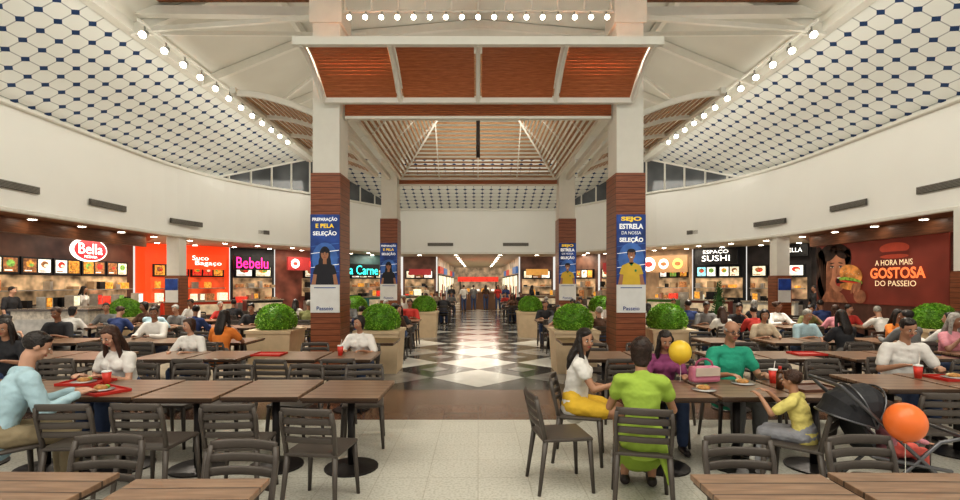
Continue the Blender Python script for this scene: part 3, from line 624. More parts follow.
def person_meshes(pose='sit',s=1,lean=.1,hands=None,hyaw=0,hpitch=15,fem=False,sleeve=.5,bottom='trousers',hair='short',fat=1,vox=.011,glasses=False,elb=.7,hk=.94):
    sit=pose=='sit'; wrk=.010 if vox<.015 else 0
    h=(.45/s+.085) if sit else .93
    X=V((1,0,0)); w=.9 if fem else 1.0
    hipc=V((0,0,h)); wa=V((0,lean*.3,h+.17)); ch=V((0,lean*.75,h+.33)); nb=V((0,lean,h+.46)); nk=V((0,lean+.01,h+.55))
    hd=V((0,lean+.035+.03*hpitch/20,h+.65))
    rot=(M.Rotation(R(hyaw),3,'Z')@M.Rotation(R(-hpitch),3,'X'))*hk
    if hands is None: hands=((-.14,.42,.80),(.14,.42,.80)) if sit else ((-.25,.12,.85),(.25,.12,.85))
    hp=[V((sx*.09,.0,h)) for sx in(-1,1)]
    if sit:
        kz=.5/s; kn=[V((sx*.11,.42,kz)) for sx in(-1,1)]; an=[V((sx*.11,.42,.09)) for sx in(-1,1)]
        if s<.9: an=[V((sx*.11,.45,kz-.38)) for sx in(-1,1)]
    else: kn=[V((sx*.1,.03+.04*sx,.5)) for sx in(-1,1)]; an=[V((sx*.11,-.02+.1*sx,.09)) for sx in(-1,1)]
    to=[a+V((0,.15,-.05)) for a in an]
    sh=[V((sx*.17*w,lean*.95,h+.42)) for sx in(-1,1)]
    el=[];wr=[]
    for i,sx in enumerate((-1,1)):
        T=V(hands[i])/s
        e,t=ik(sh[i],T,.27,.245,(sx*elb,-.25,-.9)); el.append(e); wr.append(t)
    def torso(B,g):
        B.tube(hipc+V((0,-.01,-.02)),wa,(.155+.01*fem)*fat+g,(.135 if not fem else .112)*fat+g,X,.115*fat+g,.1*fat+g,16)
        B.tube(wa,ch,(.135 if not fem else .112)*fat+g,.155*w+g,X,.1*fat+g,.108+g,16)
        B.tube(ch,nb+V((0,0,-.06)),.155*w+g,.115*w+g,X,.108+g,.07+g,16)
        B.tube(nb+V((0,0,-.05)),nb+V((0,0,.0)),.09*w+g,.055*w+g,X,.06+g,.05+g,14)
        B.tube(sh[0]*.9+sh[1]*.1,sh[1]*.9+sh[0]*.1,.052+g,.052+g,n=10)
        if fem:
            for sx in(-1,1): B.ell(ch+V((sx*.065,.085,.0)),(.052+g,.042+g,.052+g))
    B=MB(); torso(B,0)
    B.tube(nb+V((0,0,-.04)),nk+V((0,.01,.03)),.056*w,.048*w,n=12)
    B.ell(hd+rot@V((0,-.008,.025)),(.074,.094,.088),rot); B.ell(hd+rot@V((0,.022,-.035)),(.058,.066,.078),rot); B.ell(hd+rot@V((0,.05,-.085)),(.03,.03,.022),rot)
    B.tube(hd+rot@V((0,.088,.01)),hd+rot@V((0,.108,-.022)),.009,.014,n=8)
    for sx in(-1,1): B.ell(hd+rot@V((sx*.076,-.002,-.008)),(.011,.02,.032),rot,nu=8,nv=6); B.ell(hd+rot@V((sx*.04,.068,-.03)),(.022,.018,.02),rot,nu=8,nv=6)
    for i,sx in enumerate((-1,1)):
        B.tube(hp[i],kn[i],.085*fat,.057,n=12); B.tube(kn[i],kn[i].lerp(an[i],.35),.053,.055,n=12); B.tube(kn[i].lerp(an[i],.35),an[i],.055,.036,n=12)
        B.tube(an[i]+V((0,-.03,-.05)),to[i],.036,.03,X,.038,.025,n=10)
        B.tube(sh[i],el[i],.046*w,.036*w,n=10); B.tube(el[i],wr[i],.037*w,.024*w,n=10)
        d=(wr[i]-el[i]).normalized(); dd=(d+V((0,0,-.25 if not sit else (-d.z*.6)))).normalized(); side=dd.cross(V((0,0,1))); 
        if side.length<.1: side=V((0,1,0))
        side.normalize(); up=side.cross(dd); 
        if up.z<0: up=-up
        pe=wr[i]+dd*.085; B.tube(wr[i]+dd*.01,pe,.026,.036,side,.018,.014,n=10)
        inn=-sx
        ss=side if side.x*inn>0 else -side
        for k,(o,ln) in enumerate(((.028,.07),(.0095,.08),(-.0095,.074),(-.028,.058))):
            r0=pe+ss*o-dd*.01; m1=r0+dd*ln*.55-up*ln*.08; m2=m1+dd*ln*.4-up*ln*.42
            B.tube(r0,m1,.0088,.0083,n=8); B.tube(m1,m2,.0083,.007,n=8)
        t0=wr[i]+dd*.03+ss*.024; t1=t0+ss*.03+dd*.03-up*.008; B.tube(t0,t1,.012,.010,n=8); B.tube(t1,t1+dd*.028-up*.006,.010,.008,n=8)
    me=remesh(B,vox,1)
    F=MB(); F.add([v.co.copy() for v in me.vertices],[tuple(p.vertices) for p in me.polygons]); bpy.data.meshes.remove(me)
    for sx in(-1,1):
        F.ell(hd+rot@V((sx*.029,.082,.006)),(.013,.008,.0075),rot,1,8,6); F.ell(hd+rot@V((sx*.029,.088,.006)),(.0065,.005,.0065),rot,2,8,6)
        F.ell(hd+rot@V((sx*.03,.086,.026)),(.018,.006,.004),rot,2,8,6)
    F.ell(hd+rot@V((0,.085,-.055)),(.024,.009,.008),rot,3,10,6)
    out={'body':F}
    B=MB(); g=.016
    torso(B,g); B.tube(hipc+V((0,0,-.05)),hipc+V((0,0,.05)),.165*fat+g,.16*fat+g,X,.12*fat+g,.12*fat+g,14)
    for i in(0,1):
        if sleeve>0:
            f=min(1,sleeve*2); e=sh[i].lerp(el[i],f if sleeve<1 else 1); B.tube(sh[i],e,.054*w+g,.052+g*.6 if sleeve<1 else .042+g,n=12)
            if sleeve>=1: B.tube(el[i],el[i].lerp(wr[i],.93),.042+g*.8,.034+g*.3,n=12)
    if bottom=='dress':
        B.tube(hipc,(kn[0]+kn[1])/2+V((0,.02,.0)),.175,.185,X,.1,.085,14); B.tube((kn[0]+kn[1])/2+V((0,.02,0)),V((0,.44,.2)),.18,.2,X,.09,.1,14)
        for k in range(14): B.tube(hipc+V((.14,-.08+.03*k,-.03)),V((.2+.002*k,-.08+.036*k,.22)),.04,.026,n=10)
    out['shirt' if bottom!='dress' else 'dress']=remesh(B,max(vox,.013),3,wrk)
    if bottom!='dress':
        B=MB(); g=.014
        B.tube(hipc+V((0,-.01,-.01)),hipc+V((0,0,.09)),.16*fat+g,.15*fat+g,X,.118*fat+g,.11*fat+g,14)
        for i in(0,1):
            if bottom=='shorts': B.tube(hp[i],hp[i].lerp(kn[i],.62),.092*fat+g,.078+g,n=12)
            else: B.tube(hp[i],kn[i],.09*fat+g,.062+g,n=12); B.tube(kn[i],an[i]+V((0,0,.02)),.062+g,.045+g,n=12)
        out['trousers' if bottom=='trousers' else bottom]=remesh(B,max(vox,.013),3,wrk*.8)
    B=MB()
    for i in(0,1): B.tube(an[i]+V((0,-.035,-.045)),to[i]+V((0,.01,0)),.044,.04,X,.044,.034,n=12)
    out['shoes']=remesh(B,max(vox,.012),2)
    B=MB()
    if hair=='balding':
        B.ell(hd+rot@V((0,-.034,.005)),(.083,.085,.066),rot)
        for sx in(-1,1): B.ell(hd+rot@V((sx*.07,.005,.012)),(.014,.035,.03),rot,nu=8,nv=6)
    else:
        B.ell(hd+rot@V((0,-.024,.036)),(.084,.097,.090),rot)
        B.ell(hd+rot@V((.015,.03,.083)),(.056,.046,.026),rot)
        for sx in(-1,1): B.ell(hd+rot@V((sx*.068,-.01,.02)),(.018,.04,.04),rot,nu=8,nv=6)
    if hair=='long':
        B.tube(hd+rot@V((0,-.05,.02)),nb+V((0,-.1,.0)),.08,.09,X,.055,.035,14)
        B.tube(nb+V((0,-.1,0)),nb+V((0,-.11,-.12)),.09,.06,X,.035,.025,14)
        for sx in(-1,1): B.tube(hd+rot@V((sx*.074,.0,.02)),nb+V((sx*.09,.03,-.06)),.026,.028,n=10)
    if hair=='bob':
        B.tube(hd+rot@V((0,-.04,.02)),hd+V((0,-.05,-.08)),.08,.062,X,.06,.045,14)
        for sx in(-1,1): B.tube(hd+rot@V((sx*.072,-.005,.02)),hd+rot@V((sx*.066,.0,-.07)),.024,.02,n=10)
    if hair=='bun': B.ell(hd+rot@V((0,-.11,.06)),(.042,.042,.042),rot)
    out['hair']=remesh(B,max(vox,.012),1,.007 if vox<.015 else 0)
    if glasses:
        B=MB()
        for sx in(-1,1):
            pts=[hd+rot@V((sx*.03+.022*math.cos(a*math.pi/6),.1,.004+.017*math.sin(a*math.pi/6))) for a in range(13)]
            for p,q in zip(pts,pts[1:]): B.tube(p,q,.0025,.0025,n=6,cap=False)
            B.tube(hd+rot@V((sx*.052,.098,.008)),hd+rot@V((sx*.08,.0,.008)),.0025,.0025,n=6)
        B.tube(hd+rot@V((-.008,.1,.004)),hd+rot@V((.008,.1,.004)),.0025,.0025,n=6)
        out['glasses']=B
    return out
def fin(d):
    r={}
    for k,x in d.items():
        if isinstance(x,MB): x=x.mesh(k,[None]*4 if k=='body' else [None],True)
        else:
            x.materials.clear(); x.materials.append(None); x.name=k; x.polygons.foreach_set('use_smooth',[True]*len(x.polygons)); 
        r[k]=x
    return r
skins=[mat('skin_light',(.56,.32,.22),.5,bump=.03),mat('skin_tan',(.43,.23,.145),.5,bump=.03),mat('skin_brown',(.28,.14,.085),.5,bump=.03)]
eyew=mat('eye_white',(.8,.78,.74),.3); eyed=mat('eye_dark',(.02,.012,.01),.3); lip=mat('lips',(.42,.1,.09),.4)
def place(meshes,loc,yaw,s,skin,cols,label,group=None,name='person'):
    r=ob(name,None,None,loc,yaw,s,label,'person',group)
    for k,me in meshes.items():
        o=ob(k,me,r)
        ms=[skin,eyew,eyed,lip] if k=='body' else [cols.get(k) or black]
        for i,m in enumerate(ms):
            o.material_slots[i].link='OBJECT'; o.material_slots[i].material=m
    return r
def cl(name,c): return mat('cloth_'+name,c,.85,bump=.9,bs=11,var=.08)
h_blk=mat('hair_black',(.018,.012,.01),.45,bump=.5,bs=60,var=.3,vs=30); h_br=mat('hair_brown',(.055,.024,.014),.45,bump=.5,bs=60,var=.3,vs=30); h_gr=mat('hair_grey',(.35,.33,.3),.5,bump=.5,bs=60,var=.3,vs=30); h_dk=mat('hair_dark_brown',(.03,.015,.01),.45,bump=.5,bs=60,var=.4,vs=30)
shoe=mat('shoe_dark',(.04,.03,.03),.5); shoew=mat('shoe_white',(.6,.58,.55),.5)
def P(loc,yaw,skin,cols,label,s=1,**k):
    return place(fin(person_meshes(s=s,**k)),(loc[0],loc[1],0),R(yaw),s,skin,cols,label)
def pc(x,y,yaw,*a,**k):
    chair(x,y,R(yaw)); d=V((-math.sin(R(yaw)),math.cos(R(yaw)))); return P((x-d.x*.05,y-d.y*.05),yaw,*a,**k)
denim=cl('denim',(.06,.09,.18))
pc(-3.78,3.98,-38,skins[0],{'shirt':cl('pale_blue',(.42,.58,.64)),'trousers':cl('khaki',(.3,.24,.15)),'shoes':shoe,'hair':h_blk},'person in pale blue long-sleeved shirt leaning over the table',s=1.06,lean=.17,sleeve=1,hpitch=26,hyaw=-10,elb=.35,hands=((-.1,.52,.80),(.2,.48,.82)))
pc(-3.9,5.5,172,skins[0],{'shirt':cl('white',(.75,.72,.68)),'trousers':denim,'shoes':shoe,'hair':h_br},'person with long brown hair in white top looking down',lean=.14,fem=True,sleeve=.25,hair='long',hpitch=30,elb=.4,hands=((-.12,.42,.80),(.16,.40,.80)))
pc(1.3,3.98,-14,skins[1],{'dress':cl('lime_green',(.33,.46,.07)),'shoes':shoe,'hair':h_dk},'person in loose lime green dress seated with back turned',s=1.02,lean=.05,fem=True,fat=.95,bottom='dress',hair='bob',sleeve=.22,hpitch=10,hyaw=15,elb=.35,hands=((-.2,.38,.82),(.22,.38,.82)))
pc(1.02,5.0,-105,skins[1],{'shirt':cl('white',(.75,.72,.68)),'shorts':cl('yellow',(.75,.48,.05)),'shoes':shoew,'hair':h_blk},'person with long black hair in white top and yellow shorts',lean=.05,fem=True,sleeve=.2,bottom='shorts',hair='long',hpitch=10,hyaw=-55,elb=.3,hands=((-.08,.38,.70),(.16,.42,.80)))
pc(2.78,5.55,182,skins[1],{'shirt':cl('sea_green',(.03,.34,.22)),'trousers':cl('grey',(.2,.2,.2)),'shoes':shoe,'hair':h_gr},'older balding person with glasses in green polo shirt',s=1.05,lean=.06,fat=1.12,sleeve=.3,hpitch=10,glasses=True,hair='balding',elb=.5,hands=((-.2,.4,.80),(.2,.4,.80)))
pc(2.03,5.5,176,skins[1],{'shirt':cl('plum',(.25,.06,.16)),'trousers':denim,'shoes':shoe,'hair':h_blk},'person with dark hair in plum top behind the table',s=.93,lean=.1,fem=True,sleeve=.3,hair='long',hpitch=22,elb=.4,hands=((-.12,.42,.80),(.16,.40,.80)))
pc(2.62,4.1,45,skins[1],{'shirt':cl('child_yellow',(.7,.6,.2)),'trousers':cl('child_grey',(.3,.3,.33)),'shoes':shoew,'hair':h_br},'small child in yellow t-shirt sitting up at the table',s=.68,lean=.1,sleeve=.35,hpitch=5,elb=.4,hk=1.08,hands=((-.1,.3,.80),(.14,.3,.80)))
pc(5.05,6.0,170,skins[1],{'shirt':cl('white',(.75,.72,.68)),'trousers':denim,'shoes':shoe,'hair':h_blk},'person with short dark hair in white t-shirt at table',s=1.05,lean=.14,fat=1.08,sleeve=.35,hpitch=22,hands=((-.2,.42,.80),(.16,.42,.82)))
pc(-6.0,6.4,-165,skins[1],{'shirt':cl('black',(.03,.03,.035)),'trousers':denim,'shoes':shoe,'hair':h_blk},'person with long black hair in black top',lean=.1,fem=True,sleeve=.4,hair='long',hpitch=15)
# ---------------------------------------------------------------- near furniture
for x,y,a in((-1.2,4.74,-1),(-1.93,4.78,1),(-2.65,4.73,0),(-3.37,4.78,-1.2),(-4.09,4.74,.8),(-4.83,4.8,0)): table(x,y,R(a))
for x,y,a in((-3.22,4.12,3),(-2.64,4.14,-3),(-1.95,4.12,4),(-1.24,3.98,-8)): chair(x,y,R(a))
for x,y,a in((-2.75,5.42,185),(-2.0,5.46,172),(-1.25,5.45,190),(-3.3,5.48,178)): chair(x,y,R(a))
table(-2.24,2.25,R(-1)); table(-1.4,2.16,R(1)); table(-2.97,2.25)
chair(-2.24,2.78,R(182)); chair(-1.4,2.68,R(176))
for x,y,a in((1.75,4.75,0),(2.47,4.78,1),(3.19,4.75,-1)): table(x,y,R(a))
for x,y,a in((4.2,5.1,0),(4.93,5.14,1),(5.66,5.1,0)): table(x,y,R(a))
chair(.72,4.35,R(-82),label='empty dark brown plastic dining chair turned sideways in the aisle')
chair(4.0,4.5,R(-5)); chair(4.85,4.5,R(6)); chair(3.4,5.5,R(180)); chair(4.2,5.85,R(178))
table(1.45,2.22); table(2.18,2.24,R(-1)); table(2.91,2.22)
chair(1.58,2.78,R(180)); chair(2.33,2.77,R(184))
# ---------------------------------------------------------------- seating grid
slots=[]
obst=[(x,y,.55,.55) for x,y in planters]+[(s*2.84,y,.45,.5) for s in(-1,1) for y in(9.65,16.25)]
def blocked(x,y,hx,hy): return any(abs(x-ox)<hx+a and abs(y-oy)<hy+b for ox,oy,a,b in obst)
random.seed(21)
for ri,y in enumerate((6.95,8.75,11.55,13.5,15.35,17.6,19.5,21.4,23.9,26.3)):
    for s in(-1,1):
        x=1.75 if y<10 else (1.9 if y<20 else 1.5)
        i=0
        while x<9.3:
            if x<.96*y+.6 and not blocked(s*x,y,.36,.42) and not(y>17 and x>8) and not(y>19 and x>7) and not(y>21 and x>5) and not(y>23 and x>3.5):
                near=y<9
                table(s*x,y+random.uniform(-.04,.04),R(random.uniform(-1.5,1.5)),near)
                for sd in(-1,1):
                    if random.random()<.93:
                        cx=s*x+random.uniform(-.06,.06); cy=y+sd*random.uniform(.5,.6); yw=(0 if sd<0 else 180)+random.uniform(-9,9)
                        if not blocked(cx,cy,.25,.27) and not(abs(cx+6)<.6 and abs(cy-6.4)<.5) and not(abs(cx-5.05)<.5 and abs(cy-6.0)<.6):
                            chair(cx,cy,R(yw),near); slots.append([cx,cy,yw,False])
            i+=1; x+=.72 if i%2 else 1.05
# ---------------------------------------------------------------- background people
T=[fin(person_meshes(fem=False,sleeve=.45,hair='short',vox=.018,lean=.12,hpitch=18,elb=.5)),
   fin(person_meshes(fem=True,sleeve=.3,hair='long',vox=.018,lean=.08,hpitch=10,hands=((-.14,.36,.8),(.1,.3,.95)))),
   fin(person_meshes(fem=False,sleeve=1,hair='short',vox=.018,lean=.05,hyaw=30,hpitch=5)),
   fin(person_meshes(fem=True,sleeve=.4,hair='bob',vox=.018,lean=.12,hyaw=-25,hpitch=12)),
   fin(person_meshes(fem=False,sleeve=.4,hair='short',vox=.018,lean=.16,hyaw=-40,hpitch=24,hands=((-.1,.3,1.0),(.2,.42,.8)))),
   fin(person_meshes(fem=True,sleeve=1,hair='bun',vox=.018,lean=.04,hyaw=45,hpitch=0,hands=((-.2,.42,.8),(.1,.4,.8))))]
S=[fin(person_meshes(pose='stand',fem=False,sleeve=.45,hair='short',vox=.018,lean=.02,hpitch=5)),fin(person_meshes(pose='stand',fem=True,sleeve=.4,hair='long',vox=.018,lean=.02,hpitch=5))]
ccols={'white':(.75,.72,.68),'black':(.03,.03,.035),'pale_blue':(.42,.58,.66),'orange':(.8,.25,.05),'navy':(.03,.05,.15),'grey':(.25,.25,.26),'pink':(.7,.3,.35),'beige':(.55,.45,.33),'red':(.5,.05,.04),'teal':(.05,.3,.3),'olive':(.2,.2,.08),'dark_brown':(.1,.05,.03)}
bg=[(12,306,'black',1),(138,307,'pale_blue',4),(152,309,'white',2),(172,305,'grey',0),(186,305,'navy',5),(210,312,'orange',1),(236,313,'white',3),(262,304,'black',0),(290,302,'olive',2),(350,305,'navy',4),(423,313,'white',3),(405,300,'red',0),(437,303,'black',1),(447,300,'beige',2),(412,304,'dark_brown',5),
(540,303,'grey',1),(553,300,'black',0),(560,301,'navy',4),(612,307,'dark_brown',2),(600,300,'white',0),(705,305,'grey',0),(720,306,'white',1),(732,302,'black',4),(740,303,'black',3),(757,304,'red',0),(776,311,'beige',3),(790,304,'white',5),(800,304,'olive',4),(814,310,'pale_blue',0),(832,311,'black',1),(843,303,'red',2),(853,306,'pink',3),(868,302,'navy',0),(880,305,'white',4),(893,307,'orange',1),(906,303,'grey',2),(920,304,'black',0),(930,301,'white',5),(938,303,'pink',1),(950,309,'navy',4),
(110,302,'grey',2),(62,308,'black',0),(40,304,'white',3),(322,302,'grey',3),(690,301,'navy',2),(650,302,'white',1),(670,299,'black',4),(200,300,'white',0),(220,300,'red',5),(240,299,'black',2),(125,301,'dark_brown',3),(85,303,'navy',4),(300,299,'white',1),(370,300,'grey',2),(635,299,'beige',5),(585,299,'olive',1),(450,295,'black',4),(440,295,'white',1),(432,296,'red',2),(425,294,'grey',3),(520,295,'navy',0),(530,294,'white',5),(510,294,'dark_brown',1),(540,296,'black',2),(445,292,'grey',0),(455,292,'beige',4),(508,292,'red',3),(516,292,'black',2),(395,297,'white',0),(575,297,'grey',4)]
for i,(px,py,c,t) in enumerate(bg):
    d=245/(py-283); x=(px-478)/500*d
    fs=[q for q in slots if not q[3]]
    if not fs: break
    q=min(fs,key=lambda q:abs(q[0]/q[1]-x/d)*14+abs(q[1]-d)*.5+(0 if q[1]>7.2 else 2))
    q[3]=True; yw=q[2]; dv=V((-math.sin(R(yw)),math.cos(R(yw))))
    cm=cl(c,ccols[c]); hc=(h_blk,h_br,h_blk,h_gr,h_blk)[i%5]
    hn={0:'short hair',1:'long hair',2:'short hair',3:'bobbed hair',4:'short hair',5:'tied hair'}[t]
    place(T[t],(q[0]-dv.x*.05,q[1]-dv.y*.05,0),R(yw),1+.03*(i%3-1)-.02,skins[i%3],{'shirt':cm,'trousers':(denim,cl('grey',(.2,.2,.2)))[i%2],'shoes':shoe,'hair':hc},'seated person with %s in %s top at dining table'%(hn,c.replace('_',' ')),'seated diners')
for i,(x,y,yw,c) in enumerate(((-.9,31.5,10,'white'),(1.3,32.5,170,'red'),(-1.7,32,20,'black'),(1.7,30.5,160,'navy'),(-.3,32.3,0,'grey'),(.5,32.4,10,'dark_brown'),(-2.9,28.3,60,'beige'),(3.0,28.2,-70,'black'))):
    place(S[i%2],(x,y,0),R(yw),.96,skins[i%3],{'shirt':cl(c,ccols[c]),'trousers':denim,'shoes':shoe,'hair':h_blk},'standing person in %s top walking through the corridor'%c.replace('_',' '),'walking visitors')
for i,(x,y,yw) in enumerate(((-12.35,13.2,-90),(-12.35,15.6,-80),(12.35,18.3,90))):
    place(S[i%2],(x,y,0),R(yw),.98,skins[i%3],{'shirt':cl('white' if i%2 else 'black',ccols['white' if i%2 else 'black']),'trousers':denim,'shoes':shoe,'hair':h_blk},'standing shop attendant behind the food counter','shop attendants')
# ---------------------------------------------------------------- table items
b=MB(); b.box((0,0,.006),(.40,.29,.012)); 
for s in(-1,1): b.box((0,s*.142,.016),(.4,.01,.02)); b.box((s*.197,0,.016),(.01,.29,.02))
trm=b.mesh('serving_tray',[mat('tray_red',(.5,.03,.02),.4)]); trm2=b.mesh('serving_tray',[mat('tray_brown',(.12,.05,.03),.4)])
b=MB(); b.tube((0,0,0),(0,0,.13),.03,.042,n=16,cap=False); cupb=b.mesh('cup_body',[mat('cup_red',(.7,.06,.04),.4,var=.3,vs=20)],True)
b=MB(); b.tube((0,0,.13),(0,0,.142),.045,.04,n=16,cap=False); cupl=b.mesh('lid',[mat('lid_white',(.8,.8,.78),.4)])
b=MB(); b.tube((.005,0,.12),(.02,0,.22),.004,.004,n=6,cap=False); cups=b.mesh('straw',[mat('straw_white',(.9,.85,.8),.4)])
b=MB(); b.tube((0,0,0),(0,0,.012),.06,.11,n=20,cap=False); plt=b.mesh('plate_dish',[mat('china',(.8,.78,.74),.2)],True)
b=MB(); b.ell((0,0,.028),(.06,.05,.025),m=0); b.ell((.03,.03,.03),(.03,.03,.02),m=1); b.ell((-.03,.02,.03),(.035,.025,.02),m=2); food=b.mesh('meal',[mat('fd1',(.5,.25,.08),.6,var=.4,vs=30),mat('fd2',(.2,.4,.06),.6),mat('fd3',(.75,.6,.35),.6)],True)
b=MB(); b.tube((0,0,0),(0,0,.15),.032,.032,n=14,cap=False); b.tube((0,0,.15),(0,0,.19),.032,.013,n=14,cap=False); btl=b.mesh('bottle_body',[mat('bottle_brown',(.08,.03,.01),.15)],True)
b=MB(); b.tube((0,0,.19),(0,0,.215),.014,.014,n=10,cap=False); cap_=b.mesh('cap',[mat('cap_red',(.6,.03,.02),.4)])
TZ=.7505
def cup(x,y,z=TZ): spawn('drink_cup',[('cup_body',cupb),('lid',cupl),('straw',cups)],(x,y,z),0,'red paper drink cup with white lid and straw','cup','drink cups')
def plate(x,y,z=TZ): spawn('dinner_plate',[('plate_dish',plt),('meal',food,'cooked meal on the plate')],(x,y,z),0,'white plate holding a meal on the table','plate','dinner plates')
def tray(x,y,yaw=0,m=trm): ob('serving_tray',m,None,(x,y,TZ),yaw,1,'rectangular plastic serving tray on the table','tray','serving trays')
def bottle(x,y): spawn('drink_bottle',[('bottle_body',btl),('cap',cap_)],(x,y,TZ),0,'small brown soda bottle with red cap','bottle','drink bottles')
tray(-3.45,4.6,R(-30)); plate(-3.47,4.6,TZ+.012); tray(-3.9,4.98,0); plate(-3.92,4.97,TZ+.012); cup(-3.64,4.9); cup(-4.3,4.75)
plate(2.62,4.95); cup(2.95,5.0); bottle(2.85,4.72); tray(3.15,4.72,R(8),trm2); plate(2.1,4.65); tray(4.95,5.2,0); plate(4.95,5.2,TZ+.012); cup(4.62,5.25)
cup(5.45,5.3); cup(-1.9,6.9); tray(-2.9,6.95,0) ; cup(-4.5,8.7); cup(3.4,6.9); tray(4.6,7.0)
hb=ob('handbag',None,None,(2.26,5.0,TZ),R(10),1,'pink handbag with beige flap resting on the table','bag')
b=MB(); b.box((0,0,.09),(.3,.12,.16)); ob('bag_body',b.mesh('bag_body',[mat('bag_pink',(.62,.22,.32),.5)],False,.03),hb)
b=MB(); b.sweep([(-.1,0,.15),(-.08,0,.21),(-.03,0,.24),(.03,0,.24),(.08,0,.21),(.1,0,.15)],.02,.012,up=V((0,1,0))); ob('handle',b.mesh('handle',[mat('bag_strap',(.4,.1,.18),.5)],True),hb)
b=MB(); b.box((0,-.065,.12),(.26,.012,.08)); ob('flap',b.mesh('flap',[mat('bag_beige',(.6,.5,.42),.5)]),hb)
def balloon(x,y,z,r,m,label,bz):
    e=ob('balloon',None,None,(x,y,z),0,1,label,'balloon')
    b=MB(); b.ell((0,0,0),(r,r,r*1.08),nu=28,nv=18); b.tube((0,0,-r*1.06),(0,0,-r*1.16),.006,.016,n=10,cap=False); ob('balloon_body',b.mesh('balloon_body',[m],True),e)
    b=MB(); b.sweep([(0,0,-r*1.14),(.01,.01,-r*1.14-(z-r-bz)*.4),(0,.0,bz-z)],.004,.004,up=V((0,1,0))); ob('string',b.mesh('string',[white]),e)
balloon(2.99,3.5,.775,.125,mat('balloon_orange',(.9,.2,.04),.4,coat=.2),'round orange balloon tied to the stroller',.3)
balloon(2.02,5.0,1.06,.11,mat('balloon_yellow',(.8,.55,.05),.35),'round yellow balloon held above the table',.76)
st=ob('stroller',None,None,(3.12,3.78,0),R(-8),1,'black folding baby stroller with hooded canopy beside the table','stroller')
fabric=mat('stroller_fabric',(.022,.022,.026),.7,bump=.2); smet=mat('stroller_metal',(.16,.16,.17),.3,metal=.8)
b=MB()
for s in(-.22,.22):
    for p,q in(((-.46,s,1.0),(.42,s,.14)),((-.32,s,.12),(.18,s,.62)),((-.25,s,.5),(.25,s,.42)),((.18,s,.62),(.34,s,.66))): b.tube(p,q,.014,.014,n=8)
for p,q in(((-.46,-.22,1.0),(-.46,.22,1.0)),((.2,-.22,.35),(.2,.22,.35)),((-.3,-.22,.14),(-.3,.22,.14)),((.34,-.22,.66),(.34,.22,.66))): b.tube(p,q,.014,.014,n=8)
ob('frame',b.mesh('frame',[smet],True),st)
for x in(-.32,.42):
    for s in(-.24,.24):
        b=MB()
        for k in range(20):
            a,c=2*math.pi*k/20,2*math.pi*(k+1)/20; b.tube((x+.085*math.cos(a),s,.1+.085*math.sin(a)),(x+.085*math.cos(c),s,.1+.085*math.sin(c)),.015,.015,n=8)
        for k in range(6): a=k*math.pi/3; b.tube((x,s,.1),(x+.08*math.cos(a),s,.1+.08*math.sin(a)),.006,.006,n=6)
        ob('wheel',b.mesh('wheel',[black],True),st)
b=MB(); b.sweep([(-.36,0,.86),(-.28,0,.68),(-.17,0,.46),(-.05,0,.42),(.12,0,.43),(.2,0,.3)],.38,.03,up=V((0,0,1)).cross(V((0,1,0)))); ob('seat',b.mesh('seat',[fabric]),st)
b=MB(); piv=V((-.22,0,.70)); prev=None
for k in range(8):
    a=R(165-k*14); L=.29 if k%2==0 else .275
    ring=[piv+V((math.cos(a)*L*math.sin(math.pi*j/12)**.6,.21*math.cos(math.pi*j/12),math.sin(a)*L*math.sin(math.pi*j/12)**.6)) for j in range(13)]
    if prev:
        for j in range(12): b.quad([prev[j],prev[j+1],ring[j+1],ring[j]])
    prev=ring
ob('canopy',b.mesh('canopy',[fabric],False),st)
for k in(0,4,7):
    b=MB(); a=R(165-k*14); ring=[piv+V((math.cos(a)*.295*math.sin(math.pi*j/12)**.6,.215*math.cos(math.pi*j/12),math.sin(a)*.295*math.sin(math.pi*j/12)**.6)) for j in range(13)]
    for p,q in zip(ring,ring[1:]): b.tube(p,q,.008,.008,n=6)
    ob('canopy_hoop',b.mesh('canopy_hoop',[smet],True),st)
b=MB(); b.box((0,0,.2),(.4,.36,.12)); ob('basket',b.mesh('basket',[fabric],False,.03),st)
place(fin(person_meshes(s=.48,lean=-.06,hpitch=0,sleeve=1,hair='short',vox=.016,hk=1.15,hands=((-.12,.2,.58),(.12,.2,.58)))),(3.1,3.78,.0),R(-98),.48,skins[0],{'shirt':cl('pink',ccols['pink']),'trousers':cl('coral',(.7,.15,.12)),'shoes':shoew,'hair':h_br},'baby in pink clothes sitting in the stroller')
bb_=ob('backpack',None,None,(-3.55,3.72,.0),R(20),1,'blue and red backpack standing by the chair','bag'); b=MB(); b.box((0,0,.16),(.3,.16,.3)); ob('bag_body',b.mesh('bag_body',[mat('bag_blue',(.05,.12,.35),.6)],False,.05),bb_)
b=MB(); b.box((0,-.1,.12),(.22,.06,.16)); ob('pocket',b.mesh('pocket',[mat('bag_red',(.5,.04,.03),.6)],False,.02),bb_)
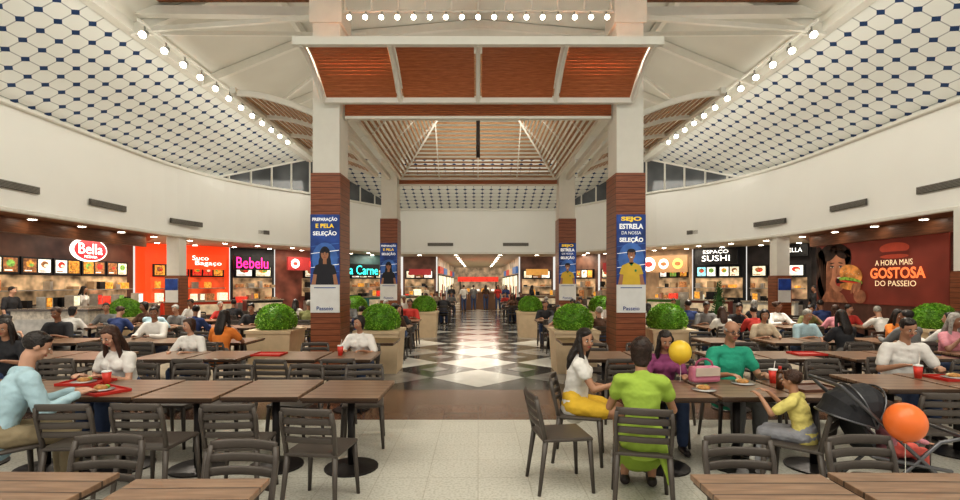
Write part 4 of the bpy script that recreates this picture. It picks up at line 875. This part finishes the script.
# ---------------------------------------------------------------- lights
def area(loc,rot,sx,sy,e,c=(1,.955,.85)):
    l=bpy.data.lights.new('a','AREA'); l.shape='RECTANGLE'; l.size=sx; l.size_y=sy; l.energy=e; l.color=c
    o=bpy.data.objects.new('area_lamp_or_fill',l); col.objects.link(o); o.location=loc; o.rotation_euler=rot
for s in(-1,1):
    area((s*9.6,10,5.2),(R(180),R(-35)*s,0),.5,22,22)
    area((s*5.0,14,5.75),(R(180),0,0),1.5,10,28)  # added upward fill for the white ceiling, no fixture modelled
    area((s*6.0,12,6.2),(0,R(-62)*s,0),.5,18,165)  # added wall wash to brighten the upper walls, no fixture modelled
    for y in(12,17): area((s*11.6,y,3.27),(0,0,0),1.0,3.0,75,(1,.9,.74))
    area((s*8.4,22.3,3.27),(0,0,R(45)*s),.8,3.0,75,(1,.9,.74)); area((s*5.5,27,3.27),(0,0,0),.8,1.5,45,(1,.9,.74))
area((0,1.0,7.0),(0,0,0),12,5,540)  # added overhead fill for the near seating, out of view
area((0,20.5,5.0),(R(100),0,0),6,.4,80)  # added fill to brighten the far wall band, no fixture there
area((0,12.9,5.3),(R(180),0,0),2.5,3.5,75)
area((0,38,3.25),(0,0,0),3,14,180,(1,.92,.78)); area((0,28,3.25),(0,0,0),6,1,60,(1,.92,.78))
def spot(loc,tgt,e,ang=75):
    l=bpy.data.lights.new('s','SPOT'); l.energy=e; l.spot_size=R(ang); l.spot_blend=.8; l.shadow_soft_size=.1; l.color=(1,.93,.8)
    o=bpy.data.objects.new('spot_lamp',l); col.objects.link(o); o.location=loc; o.rotation_euler=(V(tgt)-V(loc)).to_track_quat('-Z','Y').to_euler()
for s in(-1,1):
    for y in(10.5,13,15.5,18): spot((s*6.8,y,6.65),(s*5.2,y-1,0),900,90)
    spot((s*2,8.9,6.4),(s*3,5,0),1000,85)
spot((0,12.9,4.85),(0,13,0),400,110); spot((0,19.5,5.4),(0,20,0),500,110)
w=bpy.data.worlds.new('w'); sc.world=w; w.use_nodes=True; w.node_tree.nodes['Background'].inputs[0].default_value=(1,.965,.89,1); w.node_tree.nodes['Background'].inputs[1].default_value=.76
cam=bpy.data.cameras.new('cam'); cam.sensor_width=36; cam.lens=500/960*36; cam.shift_x=.002; cam.shift_y=33/960; cam.clip_end=200
co=bpy.data.objects.new('camera',cam); col.objects.link(co); co.location=(0,0,H); co.rotation_euler=(R(90),0,0); sc.camera=co
